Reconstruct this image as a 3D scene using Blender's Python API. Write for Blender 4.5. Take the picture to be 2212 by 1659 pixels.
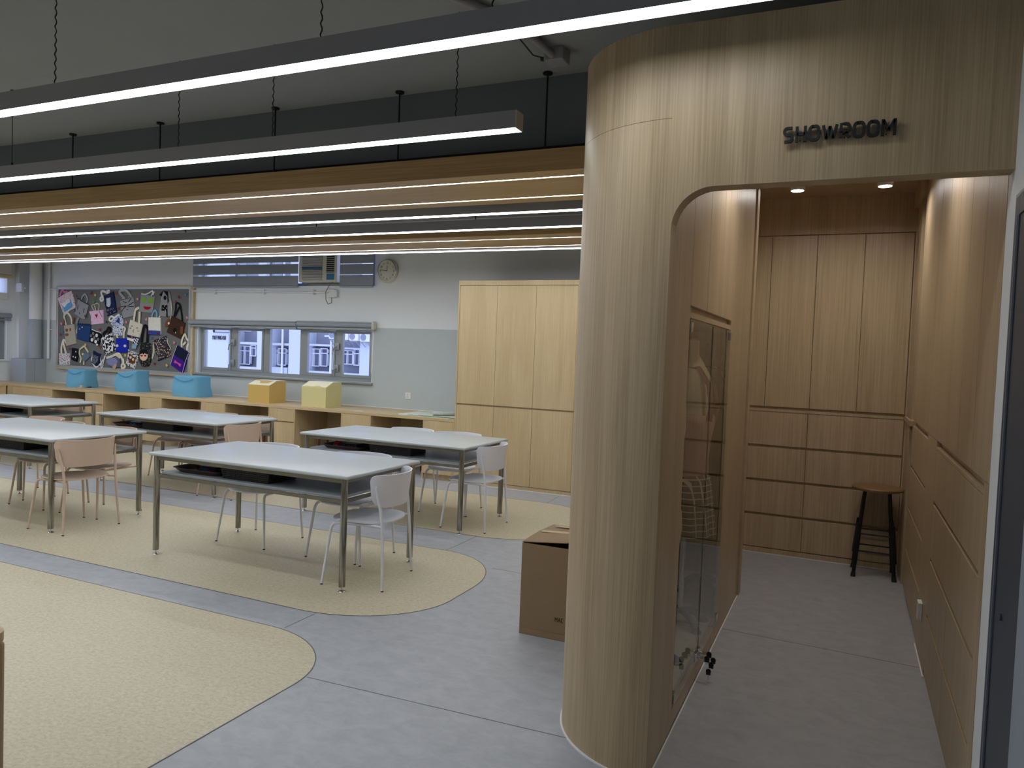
import bpy, bmesh, math, random
from mathutils import Vector, Matrix
random.seed(7)
D = bpy.data
for o in list(D.objects): D.objects.remove(o)
SC = bpy.context.scene
COL = SC.collection
PI = math.pi
deg = PI / 180

# ------------------------------------------------------------------ camera
FPX = 1607.91279
RT = (0.91034194, 0.41215733, 0.03746853)     # camera right
DN = (0.05125566, -0.02244373, -0.99843334)   # camera down
FW = (-0.41067068, 0.91083622, -0.04155687)   # camera forward
EYE = Vector((0, 0, 1.62))
cam_d = D.cameras.new('camera'); cam = D.objects.new('camera', cam_d); COL.objects.link(cam)
cam_d.sensor_width = 36.0; cam_d.lens = FPX / 2212.0 * 36.0; cam_d.clip_start = 0.05; cam_d.clip_end = 200
cam.matrix_world = Matrix(((RT[0], -DN[0], -FW[0], EYE.x), (RT[1], -DN[1], -FW[1], EYE.y), (RT[2], -DN[2], -FW[2], EYE.z), (0, 0, 0, 1)))
SC.camera = cam

# ------------------------------------------------------------------ world, exposure
w = D.worlds.new('sky'); SC.world = w; w.use_nodes = True
bgn = w.node_tree.nodes['Background']
bgn.inputs[0].default_value = (0.56, 0.60, 0.95, 1); bgn.inputs[1].default_value = 1.5
SC.view_settings.view_transform = 'Standard'; SC.view_settings.look = 'None'
SC.view_settings.gamma = 1.0; SC.view_settings.use_curve_mapping = False
SC.view_settings.exposure = 0.75
LED = 9.0        # linear luminaires
STRIP = 9.0      # slim strips in the wooden canopies
SPOT = 175.0      # showroom downlights

# ------------------------------------------------------------------ helpers
def S(r, g, b):
    def f(c):
        c /= 255.0
        return c / 12.92 if c <= 0.04045 else ((c + 0.055) / 1.055) ** 2.4
    return (f(r), f(g), f(b), 1.0)

def at(px, py, Y):
    """the point of the vertical plane y = Y that shows at pixel (px, py)"""
    a, b = px - 1106.0, py - 829.5
    d = [RT[i] * a + DN[i] * b + FW[i] * FPX for i in range(3)]
    t = Y / d[1]
    return (d[0] * t, Y, 1.62 + d[2] * t)

MATS = {}
def newmat(name):
    m = D.materials.new(name); m.use_nodes = True
    nt = m.node_tree; b = nt.nodes['Principled BSDF']
    MATS[name] = m
    return m, nt, b

def plain(name, col, rough=0.5, metal=0.0, spec=0.5, noise=0.04, scale=40.0, bump=0.0, bscale=200.0, alpha=None):
    m, nt, b = newmat(name)
    b.inputs['Roughness'].default_value = rough; b.inputs['Metallic'].default_value = metal
    b.inputs['Specular IOR Level'].default_value = spec
    tc = nt.nodes.new('ShaderNodeTexCoord')
    n = nt.nodes.new('ShaderNodeTexNoise'); n.inputs['Scale'].default_value = scale; n.inputs['Detail'].default_value = 3
    nt.links.new(tc.outputs['Object'], n.inputs['Vector'])
    mx = nt.nodes.new('ShaderNodeMix'); mx.data_type = 'RGBA'
    c2 = tuple(c * (1 - noise * 2.5) for c in col[:3]) + (1,); c1 = tuple(min(1, c * (1 + noise * 1.5)) for c in col[:3]) + (1,)
    mx.inputs[6].default_value = c1; mx.inputs[7].default_value = c2
    nt.links.new(n.outputs['Fac'], mx.inputs[0]); nt.links.new(mx.outputs[2], b.inputs['Base Color'])
    if bump:
        n2 = nt.nodes.new('ShaderNodeTexNoise'); n2.inputs['Scale'].default_value = bscale
        nt.links.new(tc.outputs['Object'], n2.inputs['Vector'])
        bp = nt.nodes.new('ShaderNodeBump'); bp.inputs['Strength'].default_value = bump; bp.inputs['Distance'].default_value = 0.002
        nt.links.new(n2.outputs['Fac'], bp.inputs['Height']); nt.links.new(bp.outputs['Normal'], b.inputs['Normal'])
    return m

def wood(name, light, dark, axis='z', rough=0.42, contrast=1.0):
    m, nt, b = newmat(name)
    b.inputs['Roughness'].default_value = rough; b.inputs['Specular IOR Level'].default_value = 0.4
    tc = nt.nodes.new('ShaderNodeTexCoord')
    def mapped(along, across):
        mp = nt.nodes.new('ShaderNodeMapping')
        s = {'x': (along, across, across), 'y': (across, along, across), 'z': (across, across, along)}[axis]
        mp.inputs['Scale'].default_value = s
        nt.links.new(tc.outputs['Object'], mp.inputs['Vector'])
        return mp
    fine = nt.nodes.new('ShaderNodeTexNoise'); fine.inputs['Scale'].default_value = 1; fine.inputs['Detail'].default_value = 4; fine.inputs['Roughness'].default_value = 0.65
    nt.links.new(mapped(1.8, 170).outputs[0], fine.inputs['Vector'])
    mid = nt.nodes.new('ShaderNodeTexNoise'); mid.inputs['Scale'].default_value = 1; mid.inputs['Detail'].default_value = 2; mid.inputs['Distortion'].default_value = 1.2
    nt.links.new(mapped(0.4, 5).outputs[0], mid.inputs['Vector'])
    wv = nt.nodes.new('ShaderNodeMath'); wv.operation = 'MULTIPLY'; wv.inputs[1].default_value = 13
    nt.links.new(mid.outputs['Fac'], wv.inputs[0])
    sn = nt.nodes.new('ShaderNodeMath'); sn.operation = 'SINE'; nt.links.new(wv.outputs[0], sn.inputs[0])
    a1 = nt.nodes.new('ShaderNodeMath'); a1.operation = 'MULTIPLY_ADD'; a1.inputs[1].default_value = 0.035 * contrast; nt.links.new(sn.outputs[0], a1.inputs[0]); nt.links.new(fine.outputs['Fac'], a1.inputs[2])
    a2 = nt.nodes.new('ShaderNodeMath'); a2.operation = 'MULTIPLY_ADD'; a2.inputs[1].default_value = 0.22; nt.links.new(mid.outputs['Fac'], a2.inputs[0]); nt.links.new(a1.outputs[0], a2.inputs[2])
    r = nt.nodes.new('ShaderNodeValToRGB'); r.color_ramp.elements[0].position = 0.40; r.color_ramp.elements[1].position = 0.86
    r.color_ramp.elements[0].color = light; r.color_ramp.elements[1].color = dark
    nt.links.new(a2.outputs[0], r.inputs[0]); nt.links.new(r.outputs[0], b.inputs['Base Color'])
    return m

def emis(name, col, st):
    m, nt, b = newmat(name)
    b.inputs['Base Color'].default_value = (0.8, 0.8, 0.8, 1)
    b.inputs['Emission Color'].default_value = col; b.inputs['Emission Strength'].default_value = st
    return m

def fabric(name, col, scale=300, rough=0.9, diag=False, strength=0.5):
    m, nt, b = newmat(name)
    b.inputs['Roughness'].default_value = rough; b.inputs['Specular IOR Level'].default_value = 0.2
    tc = nt.nodes.new('ShaderNodeTexCoord'); n = nt.nodes.new('ShaderNodeTexNoise'); n.inputs['Scale'].default_value = scale * 0.15
    nt.links.new(tc.outputs['Object'], n.inputs['Vector'])
    mx = nt.nodes.new('ShaderNodeMix'); mx.data_type = 'RGBA'
    mx.inputs[6].default_value = tuple(min(1, c * 1.1) for c in col[:3]) + (1,); mx.inputs[7].default_value = tuple(c * 0.85 for c in col[:3]) + (1,)
    nt.links.new(n.outputs['Fac'], mx.inputs[0]); nt.links.new(mx.outputs[2], b.inputs['Base Color'])
    wv = nt.nodes.new('ShaderNodeTexWave'); wv.inputs['Scale'].default_value = scale * 0.1; wv.bands_direction = 'DIAGONAL' if diag else 'Z'
    nt.links.new(tc.outputs['Object'], wv.inputs['Vector'])
    bp = nt.nodes.new('ShaderNodeBump'); bp.inputs['Strength'].default_value = strength; bp.inputs['Distance'].default_value = 0.003
    nt.links.new(wv.outputs['Fac'], bp.inputs['Height']); nt.links.new(bp.outputs['Normal'], b.inputs['Normal'])
    return m

def spotty(name, base, cols, scale=18.0, thr=0.45, kind='voronoi'):
    """printed cloth: scattered blobs of several colours on a ground colour"""
    m, nt, b = newmat(name)
    b.inputs['Roughness'].default_value = 0.85; b.inputs['Specular IOR Level'].default_value = 0.2
    tc = nt.nodes.new('ShaderNodeTexCoord')
    prev = None
    for i, c in enumerate(cols):
        mp = nt.nodes.new('ShaderNodeMapping'); mp.inputs['Location'].default_value = (3.1 * i, 1.7 * i, 2.3 * i); mp.inputs['Scale'].default_value = (1, 0.02, 1)
        nt.links.new(tc.outputs['Object'], mp.inputs['Vector'])
        if kind == 'voronoi':
            v = nt.nodes.new('ShaderNodeTexVoronoi'); v.inputs['Scale'].default_value = scale * (1 + 0.2 * i); v.inputs['Randomness'].default_value = 0.8
            out = v.outputs['Distance']; op = 'LESS_THAN'; t = thr
        else:
            v = nt.nodes.new('ShaderNodeTexNoise'); v.inputs['Scale'].default_value = scale * (1 + 0.2 * i); v.inputs['Detail'].default_value = 1
            out = v.outputs['Fac']; op = 'GREATER_THAN'; t = thr
        nt.links.new(mp.outputs[0], v.inputs['Vector'])
        k = nt.nodes.new('ShaderNodeMath'); k.operation = op; k.inputs[1].default_value = t; nt.links.new(out, k.inputs[0])
        mx = nt.nodes.new('ShaderNodeMix'); mx.data_type = 'RGBA'; nt.links.new(k.outputs[0], mx.inputs[0])
        if prev is None: mx.inputs[6].default_value = base
        else: nt.links.new(prev.outputs[2], mx.inputs[6])
        mx.inputs[7].default_value = c; prev = mx
    nt.links.new(prev.outputs[2], b.inputs['Base Color'])
    return m

def checker(name, c1, c2, scale):
    m, nt, b = newmat(name); b.inputs['Roughness'].default_value = 0.85
    tc = nt.nodes.new('ShaderNodeTexCoord'); mp = nt.nodes.new('ShaderNodeMapping'); mp.inputs['Rotation'].default_value = (0, 0.25, 0); mp.inputs['Scale'].default_value = (1, 0.001, 1)
    nt.links.new(tc.outputs['Object'], mp.inputs['Vector'])
    c = nt.nodes.new('ShaderNodeTexChecker'); c.inputs['Scale'].default_value = scale; c.inputs['Color1'].default_value = c1; c.inputs['Color2'].default_value = c2
    nt.links.new(mp.outputs[0], c.inputs['Vector']); nt.links.new(c.outputs['Color'], b.inputs['Base Color'])
    return m

class MB:
    """collects shapes and links them as ONE mesh object"""
    def __init__(s): s.bm = bmesh.new()
    def box(s, x0, x1, y0, y1, z0, z1, bev=0.0, seg=2):
        r = bmesh.ops.create_cube(s.bm, size=1.0)
        vs = r['verts']
        for v in vs: v.co = Vector(((x0 + x1) / 2 + v.co.x * (x1 - x0), (y0 + y1) / 2 + v.co.y * (y1 - y0), (z0 + z1) / 2 + v.co.z * (z1 - z0)))
        if bev:
            es = list({e for v in vs for e in v.link_edges})
            bmesh.ops.bevel(s.bm, geom=es, offset=bev, segments=seg, affect='EDGES', profile=0.5)
        return s
    def poly(s, pts3):
        vs = [s.bm.verts.new(p) for p in pts3]; s.bm.faces.new(vs); return s
    def prism(s, pts, v, base=(0, 0, 0)):
        """closed outline (3-D points) pushed along vector v"""
        v = Vector(v); a = [s.bm.verts.new(Vector(p)) for p in pts]; b = [s.bm.verts.new(Vector(p) + v) for p in pts]
        n = len(pts)
        s.bm.faces.new(a); s.bm.faces.new(b[::-1])
        for i in range(n): s.bm.faces.new((a[i], b[i], b[(i + 1) % n], a[(i + 1) % n]))
        return s
    def tube(s, pts, r, seg=10, caps=True):
        pts = [Vector(p) for p in pts]; n = len(pts)
        rs = r if isinstance(r, (list, tuple)) else [r] * n
        rings = []; up = None
        for i in range(n):
            t = (pts[min(i + 1, n - 1)] - pts[max(i - 1, 0)])
            if t.length < 1e-9: t = Vector((0, 0, 1))
            t.normalize()
            if up is None:
                up = Vector((0, 0, 1)) if abs(t.z) < 0.9 else Vector((1, 0, 0))
            a = up - t * up.dot(t)
            if a.length < 1e-6: a = t.orthogonal()
            a.normalize(); b = t.cross(a); up = a
            rings.append([s.bm.verts.new(pts[i] + (a * math.cos(2 * PI * k / seg) + b * math.sin(2 * PI * k / seg)) * rs[i]) for k in range(seg)])
        for i in range(n - 1):
            for k in range(seg):
                s.bm.faces.new((rings[i][k], rings[i][(k + 1) % seg], rings[i + 1][(k + 1) % seg], rings[i + 1][k]))
        if caps: s.bm.faces.new(rings[0][::-1]); s.bm.faces.new(rings[-1])
        return s
    def lathe(s, prof, c=(0, 0, 0), seg=24, ex=1.0, ey=1.0, axis='z', caps=True):
        """prof: (radius, height) pairs turned about the axis through c"""
        rings = []
        for r, h in prof:
            ring = []
            for k in range(seg):
                a = 2 * PI * k / seg; u, v = r * math.cos(a) * ex, r * math.sin(a) * ey
                p = {'z': (u, v, h), 'y': (u, h, v), 'x': (h, u, v)}[axis]
                ring.append(s.bm.verts.new((c[0] + p[0], c[1] + p[1], c[2] + p[2])))
            rings.append(ring)
        for i in range(len(rings) - 1):
            for k in range(seg): s.bm.faces.new((rings[i][k], rings[i][(k + 1) % seg], rings[i + 1][(k + 1) % seg], rings[i + 1][k]))
        if caps: s.bm.faces.new(rings[0][::-1]); s.bm.faces.new(rings[-1])
        return s
    def band(s, pts, width, nrm, th=0.006):
        """flat strap along pts, facing nrm"""
        pts = [Vector(p) for p in pts]; nrm = Vector(nrm).normalized(); n = len(pts); q = []
        for i in range(n):
            t = (pts[min(i + 1, n - 1)] - pts[max(i - 1, 0)]).normalized(); sd = t.cross(nrm)
            if sd.length < 1e-6: sd = Vector((1, 0, 0))
            sd.normalize(); h = sd * width / 2
            q.append([s.bm.verts.new(pts[i] + h), s.bm.verts.new(pts[i] - h), s.bm.verts.new(pts[i] - h + nrm * th), s.bm.verts.new(pts[i] + h + nrm * th)])
        for i in range(n - 1):
            for k in range(4): s.bm.faces.new((q[i][k], q[i][(k + 1) % 4], q[i + 1][(k + 1) % 4], q[i + 1][k]))
        s.bm.faces.new(q[0][::-1]); s.bm.faces.new(q[-1])
        return s
    def shell(s, f, nu, nv):
        """closed shell: f(i/nu, j/nv, side) with side 0 or 1"""
        L = [[[s.bm.verts.new(f(i / nu, j / nv, k)) for j in range(nv + 1)] for i in range(nu + 1)] for k in (0, 1)]
        for i in range(nu):
            for j in range(nv):
                s.bm.faces.new((L[0][i][j], L[0][i + 1][j], L[0][i + 1][j + 1], L[0][i][j + 1]))
                s.bm.faces.new((L[1][i][j], L[1][i][j + 1], L[1][i + 1][j + 1], L[1][i + 1][j]))
        rim = [(i, 0) for i in range(nu)] + [(nu, j) for j in range(nv)] + [(i, nv) for i in range(nu, 0, -1)] + [(0, j) for j in range(nv, 0, -1)]
        for a in range(len(rim)):
            (i, j), (k, l) = rim[a], rim[(a + 1) % len(rim)]
            s.bm.faces.new((L[0][i][j], L[1][i][j], L[1][k][l], L[0][k][l]))
        return s
    def build(s, name, mat, parent=None, smooth=False, ang=40):
        bm = s.bm
        bmesh.ops.remove_doubles(bm, verts=bm.verts, dist=1e-6)
        bmesh.ops.recalc_face_normals(bm, faces=bm.faces)
        if smooth:
            for f in bm.faces: f.smooth = True
            for e in bm.edges:
                if len(e.link_faces) == 2 and e.calc_face_angle(0) > math.radians(ang): e.smooth = False
        me = D.meshes.new(name); bm.to_mesh(me); bm.free()
        o = D.objects.new(name, me); COL.objects.link(o)
        me.materials.append(mat)
        if parent is not None: o.parent = parent
        return o

def tag(o, label=None, cat=None, group=None, kind=None):
    if label: o['label'] = label
    if cat: o['category'] = cat
    if group: o['group'] = group
    if kind: o['kind'] = kind
    return o
def empty(name, loc=(0, 0, 0), rz=0.0, label=None, cat=None, group=None):
    e = D.objects.new(name, None); COL.objects.link(e); e.location = loc; e.rotation_euler = (0, 0, rz); e.empty_display_size = 0.1
    return tag(e, label, cat, group)
def struct(o): o['kind'] = 'structure'; return o
def dup(root, loc=None, rz=None, label=None, group=None, mat=None):
    kids = {}
    for o in COL.objects: kids.setdefault(o.parent, []).append(o)
    def rec(o, parent):
        c = o.copy(); COL.objects.link(c); c.parent = parent
        if mat and c.type == 'MESH' and c.data.materials and c.data.materials[0] in mat:
            c.data = swapped(c.data, mat)
        for k in kids.get(o, []): rec(k, c)
        return c
    r = rec(root, None)
    if loc is not None: r.location = loc
    if rz is not None: r.rotation_euler = (0, 0, rz)
    if label: r['label'] = label
    if group: r['group'] = group
    return r
_sw = {}
def swapped(me, mp):
    k = (me.name, tuple(m.name for m in mp.values()))
    if k not in _sw:
        n = me.copy(); n.materials[0] = mp[me.materials[0]]; _sw[k] = n
    return _sw[k]
def text(name, body, size, loc, rot, mat, parent=None, depth=0.002, align='CENTER', bevel=0.0, sx=1.0, offs=0.0):
    c = D.curves.new(name, 'FONT'); c.body = body; c.size = size; c.extrude = depth; c.align_x = align; c.align_y = 'CENTER'; c.bevel_depth = bevel; c.offset = offs
    t = D.objects.new(name, c)
    dg = bpy.context.evaluated_depsgraph_get() if False else None
    COL.objects.link(t); bpy.context.view_layer.update()
    me = D.meshes.new_from_object(t.evaluated_get(bpy.context.evaluated_depsgraph_get()))
    D.objects.remove(t); me.materials.clear(); me.materials.append(mat)
    M = Matrix.Translation(loc) @ Matrix.Rotation(rot[2], 4, 'Z') @ Matrix.Rotation(rot[1], 4, 'Y') @ Matrix.Rotation(rot[0], 4, 'X') @ Matrix.Diagonal((sx, 1, 1, 1))
    me.transform(M)
    o = D.objects.new(name, me); COL.objects.link(o)
    if parent is not None: o.parent = parent
    return o

# ------------------------------------------------------------------ materials
WL, WD = S(206, 184, 146), S(178, 154, 114)
wood_v = wood('ash_veneer_upright', WL, WD, 'z')
wood_x = wood('ash_veneer_along', WL, WD, 'x')
wood_h = wood('oak_veneer_canopy', S(190, 160, 112), S(150, 120, 78), 'x')
wood_p = wood('ash_veneer_portal', S(196, 175, 143), S(160, 139, 108), 'z', contrast=1.6)
wood_s = wood('ash_veneer_showroom', S(196, 176, 146), S(164, 142, 112), 'z', rough=0.38)
wood_dark = wood('walnut_stool', S(96, 52, 40), S(60, 30, 24), 'z')
wood_seat = wood('stool_seat_wood', S(148, 114, 78), S(118, 88, 58), 'x', rough=0.35)
wood_desk = wood('desk_wood', S(206, 178, 138), S(176, 146, 106), 'z')

def vinyl(name, c1, c2, c3, sc, st=2.0, lo=0.33, hi=0.68):
    m, nt, b = newmat(name); b.inputs['Roughness'].default_value = 0.42; b.inputs['Specular IOR Level'].default_value = 0.45
    tc = nt.nodes.new('ShaderNodeTexCoord')
    mp = nt.nodes.new('ShaderNodeMapping'); mp.inputs['Scale'].default_value = (1.0, st, 1); nt.links.new(tc.outputs['Object'], mp.inputs[0])
    n = nt.nodes.new('ShaderNodeTexNoise'); n.inputs['Scale'].default_value = sc; n.inputs['Detail'].default_value = 7; n.inputs['Roughness'].default_value = 0.68; n.inputs['Distortion'].default_value = 0.6
    nt.links.new(mp.outputs[0], n.inputs['Vector'])
    r = nt.nodes.new('ShaderNodeValToRGB'); e = r.color_ramp.elements; e[0].position = lo; e[0].color = c2; e[1].position = 0.5; e[1].color = c1
    x = e.new(hi); x.color = c3
    nt.links.new(n.outputs['Fac'], r.inputs[0]); nt.links.new(r.outputs[0], b.inputs['Base Color'])
    return m
fl_grey = vinyl('vinyl_grey', S(164, 166, 172), S(154, 156, 162), S(174, 176, 182), 9.0, 1.5, 0.3, 0.72)
fl_beige = vinyl('vinyl_beige', S(194, 184, 158), S(176, 164, 136), S(206, 198, 176), 46.0, 1.5)
seam_m = plain('floor_seam', S(96, 98, 100), 0.6)
white_wall = plain('wall_paint_white', S(226, 229, 232), 0.75, noise=0.01, bump=0.15)
def backwall():
    m, nt, b = newmat('wall_paint_two_tone'); b.inputs['Roughness'].default_value = 0.7
    tc = nt.nodes.new('ShaderNodeTexCoord'); sp = nt.nodes.new('ShaderNodeSeparateXYZ'); nt.links.new(tc.outputs['Object'], sp.inputs[0])
    g = nt.nodes.new('ShaderNodeMath'); g.operation = 'GREATER_THAN'; g.inputs[1].default_value = 1.905; nt.links.new(sp.outputs[2], g.inputs[0])
    g2 = nt.nodes.new('ShaderNodeMath'); g2.operation = 'LESS_THAN'; g2.inputs[1].default_value = -13.62; nt.links.new(sp.outputs[0], g2.inputs[0])
    mxx = nt.nodes.new('ShaderNodeMath'); mxx.operation = 'MAXIMUM'; nt.links.new(g.outputs[0], mxx.inputs[0]); nt.links.new(g2.outputs[0], mxx.inputs[1])
    mx = nt.nodes.new('ShaderNodeMix'); mx.data_type = 'RGBA'; mx.inputs[6].default_value = S(184, 192, 195); mx.inputs[7].default_value = S(227, 230, 234)
    nt.links.new(mxx.outputs[0], mx.inputs[0]); nt.links.new(mx.outputs[2], b.inputs['Base Color'])
    n2 = nt.nodes.new('ShaderNodeTexNoise'); n2.inputs['Scale'].default_value = 120; nt.links.new(tc.outputs['Object'], n2.inputs['Vector'])
    bp = nt.nodes.new('ShaderNodeBump'); bp.inputs['Strength'].default_value = 0.12; bp.inputs['Distance'].default_value = 0.002
    nt.links.new(n2.outputs['Fac'], bp.inputs['Height']); nt.links.new(bp.outputs['Normal'], b.inputs['Normal'])
    return m
wall_two = backwall()
grey_paint = plain('grey_paint', S(160, 168, 176), 0.6, noise=0.01)
ceil_m = plain('ceiling_grey', S(148, 152, 157), 0.85, noise=0.01)
beam_m = plain('beam_shaded_grey', S(102, 108, 115), 0.85, noise=0.01)  # beam gets little light; that dimness is put into its base colour
alu = plain('aluminium_grey', S(150, 155, 156), 0.4, metal=0.3, noise=0.02)
lamp_body = plain('lamp_housing_grey', S(150, 150, 156), 0.45, noise=0.01)
cap_m = plain('lamp_end_cap', S(186, 180, 172), 0.5, noise=0.01)
led = emis('led_diffuser', (0.92, 0.965, 1.0, 1), LED)
strip_m = emis('led_strip_diffuser', (0.92, 0.965, 1.0, 1), STRIP)
spot_m = emis('downlight_lens', (1.0, 0.95, 0.88, 1), SPOT)
steel = None
def steel_mat():
    m, nt, b = newmat('stained_steel'); b.inputs['Metallic'].default_value = 0.85; b.inputs['Roughness'].default_value = 0.32
    tc = nt.nodes.new('ShaderNodeTexCoord'); mp = nt.nodes.new('ShaderNodeMapping'); mp.inputs['Scale'].default_value = (60, 60, 4); nt.links.new(tc.outputs['Object'], mp.inputs[0])
    n = nt.nodes.new('ShaderNodeTexNoise'); n.inputs['Scale'].default_value = 1; n.inputs['Detail'].default_value = 4; nt.links.new(mp.outputs[0], n.inputs['Vector'])
    r = nt.nodes.new('ShaderNodeValToRGB'); e = r.color_ramp.elements; e[0].position = 0.35; e[0].color = S(110, 104, 90); e[1].position = 0.62; e[1].color = S(178, 176, 166)
    nt.links.new(n.outputs['Fac'], r.inputs[0]); nt.links.new(r.outputs[0], b.inputs['Base Color'])
    return m
steel = steel_mat()
steel_rail = plain('steel_rail', S(128, 124, 112), 0.4, metal=0.8, noise=0.12, scale=14)
top_m = plain('table_laminate', S(182, 188, 191), 0.28, noise=0.015, scale=6)
shelf_m = plain('shelf_laminate', S(160, 166, 172), 0.35, noise=0.02)
ch_white = plain('chair_white', S(226, 227, 236), 0.4, noise=0.01)
ch_pink = plain('chair_pink_beige', S(204, 180, 162), 0.42, noise=0.01)
rubber = plain('black_rubber', S(38, 38, 40), 0.7)
black = plain('black_plastic', S(20, 22, 24), 0.45)
black_metal = plain('black_metal', S(26, 27, 30), 0.4, metal=0.3)
tray_m = plain('brown_plastic', S(70, 42, 42), 0.4)
chrome = plain('chrome', S(210, 210, 212), 0.15, metal=1.0, noise=0.0)
white_pl = plain('white_plastic', S(226, 226, 228), 0.4, noise=0.005)
offwhite = plain('off_white_plastic', S(206, 204, 192), 0.45, noise=0.01)
cardboard = plain('cardboard', S(146, 122, 92), 0.85, noise=0.04, scale=8)
card_dark = plain('cardboard_inside', S(104, 82, 56), 0.9)
tape_m = plain('parcel_tape', S(196, 178, 150), 0.12, noise=0.03)
ink = plain('black_ink', S(22, 22, 24), 0.6)
blue_quilt = fabric('blue_quilted_cloth', S(116, 178, 212), 420, diag=True, strength=0.9)
amber = plain('amber_board', S(206, 172, 96), 0.5, noise=0.02)
amber2 = plain('pale_yellow_board', S(212, 204, 146), 0.5, noise=0.02)
cream_m = plain('cream_torn_paper', S(240, 232, 204), 0.7)
paper_green = plain('pale_green_card', S(198, 208, 192), 0.6, noise=0.02)
felt = plain('grey_felt', S(112, 113, 112), 0.95, noise=0.12, scale=90, bump=0.3)
door_blue = plain('door_slate_blue', S(64, 71, 84), 0.45, noise=0.01)
door_blue2 = plain('door_light_slate', S(150, 158, 172), 0.45, noise=0.01)
blind_m = fabric('blind_fabric_grey', S(152, 158, 170), 300, strength=0.2)
sheer_m = None
def sheer():
    m, nt, b = newmat('blind_sheer'); out = nt.nodes['Material Output']
    t = nt.nodes.new('ShaderNodeBsdfTransparent'); t.inputs[0].default_value = (1.0, 1.0, 0.96, 1)
    d = nt.nodes.new('ShaderNodeBsdfTranslucent'); d.inputs[0].default_value = (0.8, 0.85, 0.9, 1)
    mx = nt.nodes.new('ShaderNodeMixShader'); mx.inputs[0].default_value = 0.15
    nt.links.new(t.outputs[0], mx.inputs[1]); nt.links.new(d.outputs[0], mx.inputs[2]); nt.links.new(mx.outputs[0], out.inputs[0])
    return m
sheer_m = sheer()
def glass_mat(name, tint, refl=1.0):
    m, nt, b = newmat(name); out = nt.nodes['Material Output']
    t = nt.nodes.new('ShaderNodeBsdfTransparent'); t.inputs[0].default_value = tint
    g = nt.nodes.new('ShaderNodeBsdfGlossy'); g.inputs['Roughness'].default_value = 0.0
    fr = nt.nodes.new('ShaderNodeFresnel'); fr.inputs[0].default_value = 1.5
    mu = nt.nodes.new('ShaderNodeMath'); mu.operation = 'MULTIPLY'; mu.inputs[1].default_value = refl; nt.links.new(fr.outputs[0], mu.inputs[0])
    ge = nt.nodes.new('ShaderNodeNewGeometry'); sb = nt.nodes.new('ShaderNodeMath'); sb.operation = 'SUBTRACT'; sb.inputs[0].default_value = 1.0; nt.links.new(ge.outputs['Backfacing'], sb.inputs[1])
    m2 = nt.nodes.new('ShaderNodeMath'); m2.operation = 'MULTIPLY'; nt.links.new(mu.outputs[0], m2.inputs[0]); nt.links.new(sb.outputs[0], m2.inputs[1])
    mx = nt.nodes.new('ShaderNodeMixShader'); nt.links.new(m2.outputs[0], mx.inputs[0])
    nt.links.new(t.outputs[0], mx.inputs[1]); nt.links.new(g.outputs[0], mx.inputs[2]); nt.links.new(mx.outputs[0], out.inputs[0])
    return m
win_glass = glass_mat('window_glass', (0.92, 0.95, 0.96, 1))
disp_glass = glass_mat('display_glass', (0.93, 0.95, 0.94, 1), 1.3)
ext_light = plain('facade_pale_tile', S(196, 204, 214), 0.8, noise=0.03)
ext_dark = plain('facade_recess_grey', S(138, 142, 156), 0.85, noise=0.08, scale=2)
ext_glass = plain('facade_window_pane', S(96, 104, 124), 0.2)
ext_white = plain('facade_white_frame', S(225, 228, 234), 0.6)

# ------------------------------------------------------------------ room shell
XL, XR, YB, YF, ZC = -13.9, 0.44, 8.87, -3.0, 3.39
struct(MB().box(XL - 0.3, 2.2, YF - 0.3, YB + 0.3, -0.1, 0.0).build('floor', fl_grey))
def rrect(x0, x1, y0, y1, r_, n=14, corners=(1, 1)):
    """outline; only the two right-hand corners are rounded"""
    pts = [(x0, y0)]
    if corners[0]:
        pts += [(x1 - r_[0] + r_[0] * math.sin(a), y0 + r_[1] - r_[1] * math.cos(a)) for a in [PI / 2 * i / n for i in range(n + 1)]]
    else: pts += [(x1, y0)]
    rr = r_[2:] if len(r_) > 2 else r_
    if corners[1]:
        pts += [(x1 - rr[0] + rr[0] * math.cos(a), y1 - rr[1] + rr[1] * math.sin(a)) for a in [PI / 2 * i / n for i in range(n + 1)]]
    else: pts += [(x1, y1)]
    pts += [(x0, y1)]
    return pts
islands = [rrect(XL, -2.335, -1.2, 3.297, (0.5, 0.5, 0.62, 0.52)), rrect(XL, -2.275, 3.588, 5.25, (0.72, 0.62, 0.62, 0.72)), rrect(XL, -2.18, 5.80, 7.52, (0.75, 0.62, 0.85, 0.62))]
for pts in islands:
    struct(MB().prism([(x, y, 0.0) for x, y in pts], (0, 0, 0.0012)).build('floor_inlay', fl_beige))
    m = MB(); q = pts[1:-1]; m.band([(pts[0][0], pts[0][1], 0.0012)] + [(x, y, 0.0012) for x, y in q] + [(pts[-1][0], pts[-1][1], 0.0012)], 0.006, (0, 0, 1), 0.0004)
    struct(m.build('floor_seam', seam_m))
m = MB()
for a, b in (((-2.864, 3.31), (-2.864, 3.59)), ((-2.335, 2.87), (-1.0, 2.935)), ((-2.36, 5.0), (-1.12, 4.99)), ((-2.90, 5.24), (-2.90, 5.80)), ((-2.92, 7.52), (-2.95, 8.05)), ((-0.625, 4.6), (0.44, 4.55))):
    m.band([(a[0], a[1], 0.0002), (b[0], b[1], 0.0002)], 0.005, (0, 0, 1), 0.0004)
struct(m.build('floor_seam', seam_m))
struct(MB().box(XL - 0.3, 2.2, YF - 0.3, YB + 0.3, ZC, ZC + 0.1).build('ceiling', ceil_m))
struct(MB().box(XL, 2.0, 4.47, 4.80, 2.95, ZC - 0.001).build('ceiling_beam', beam_m))
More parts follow.
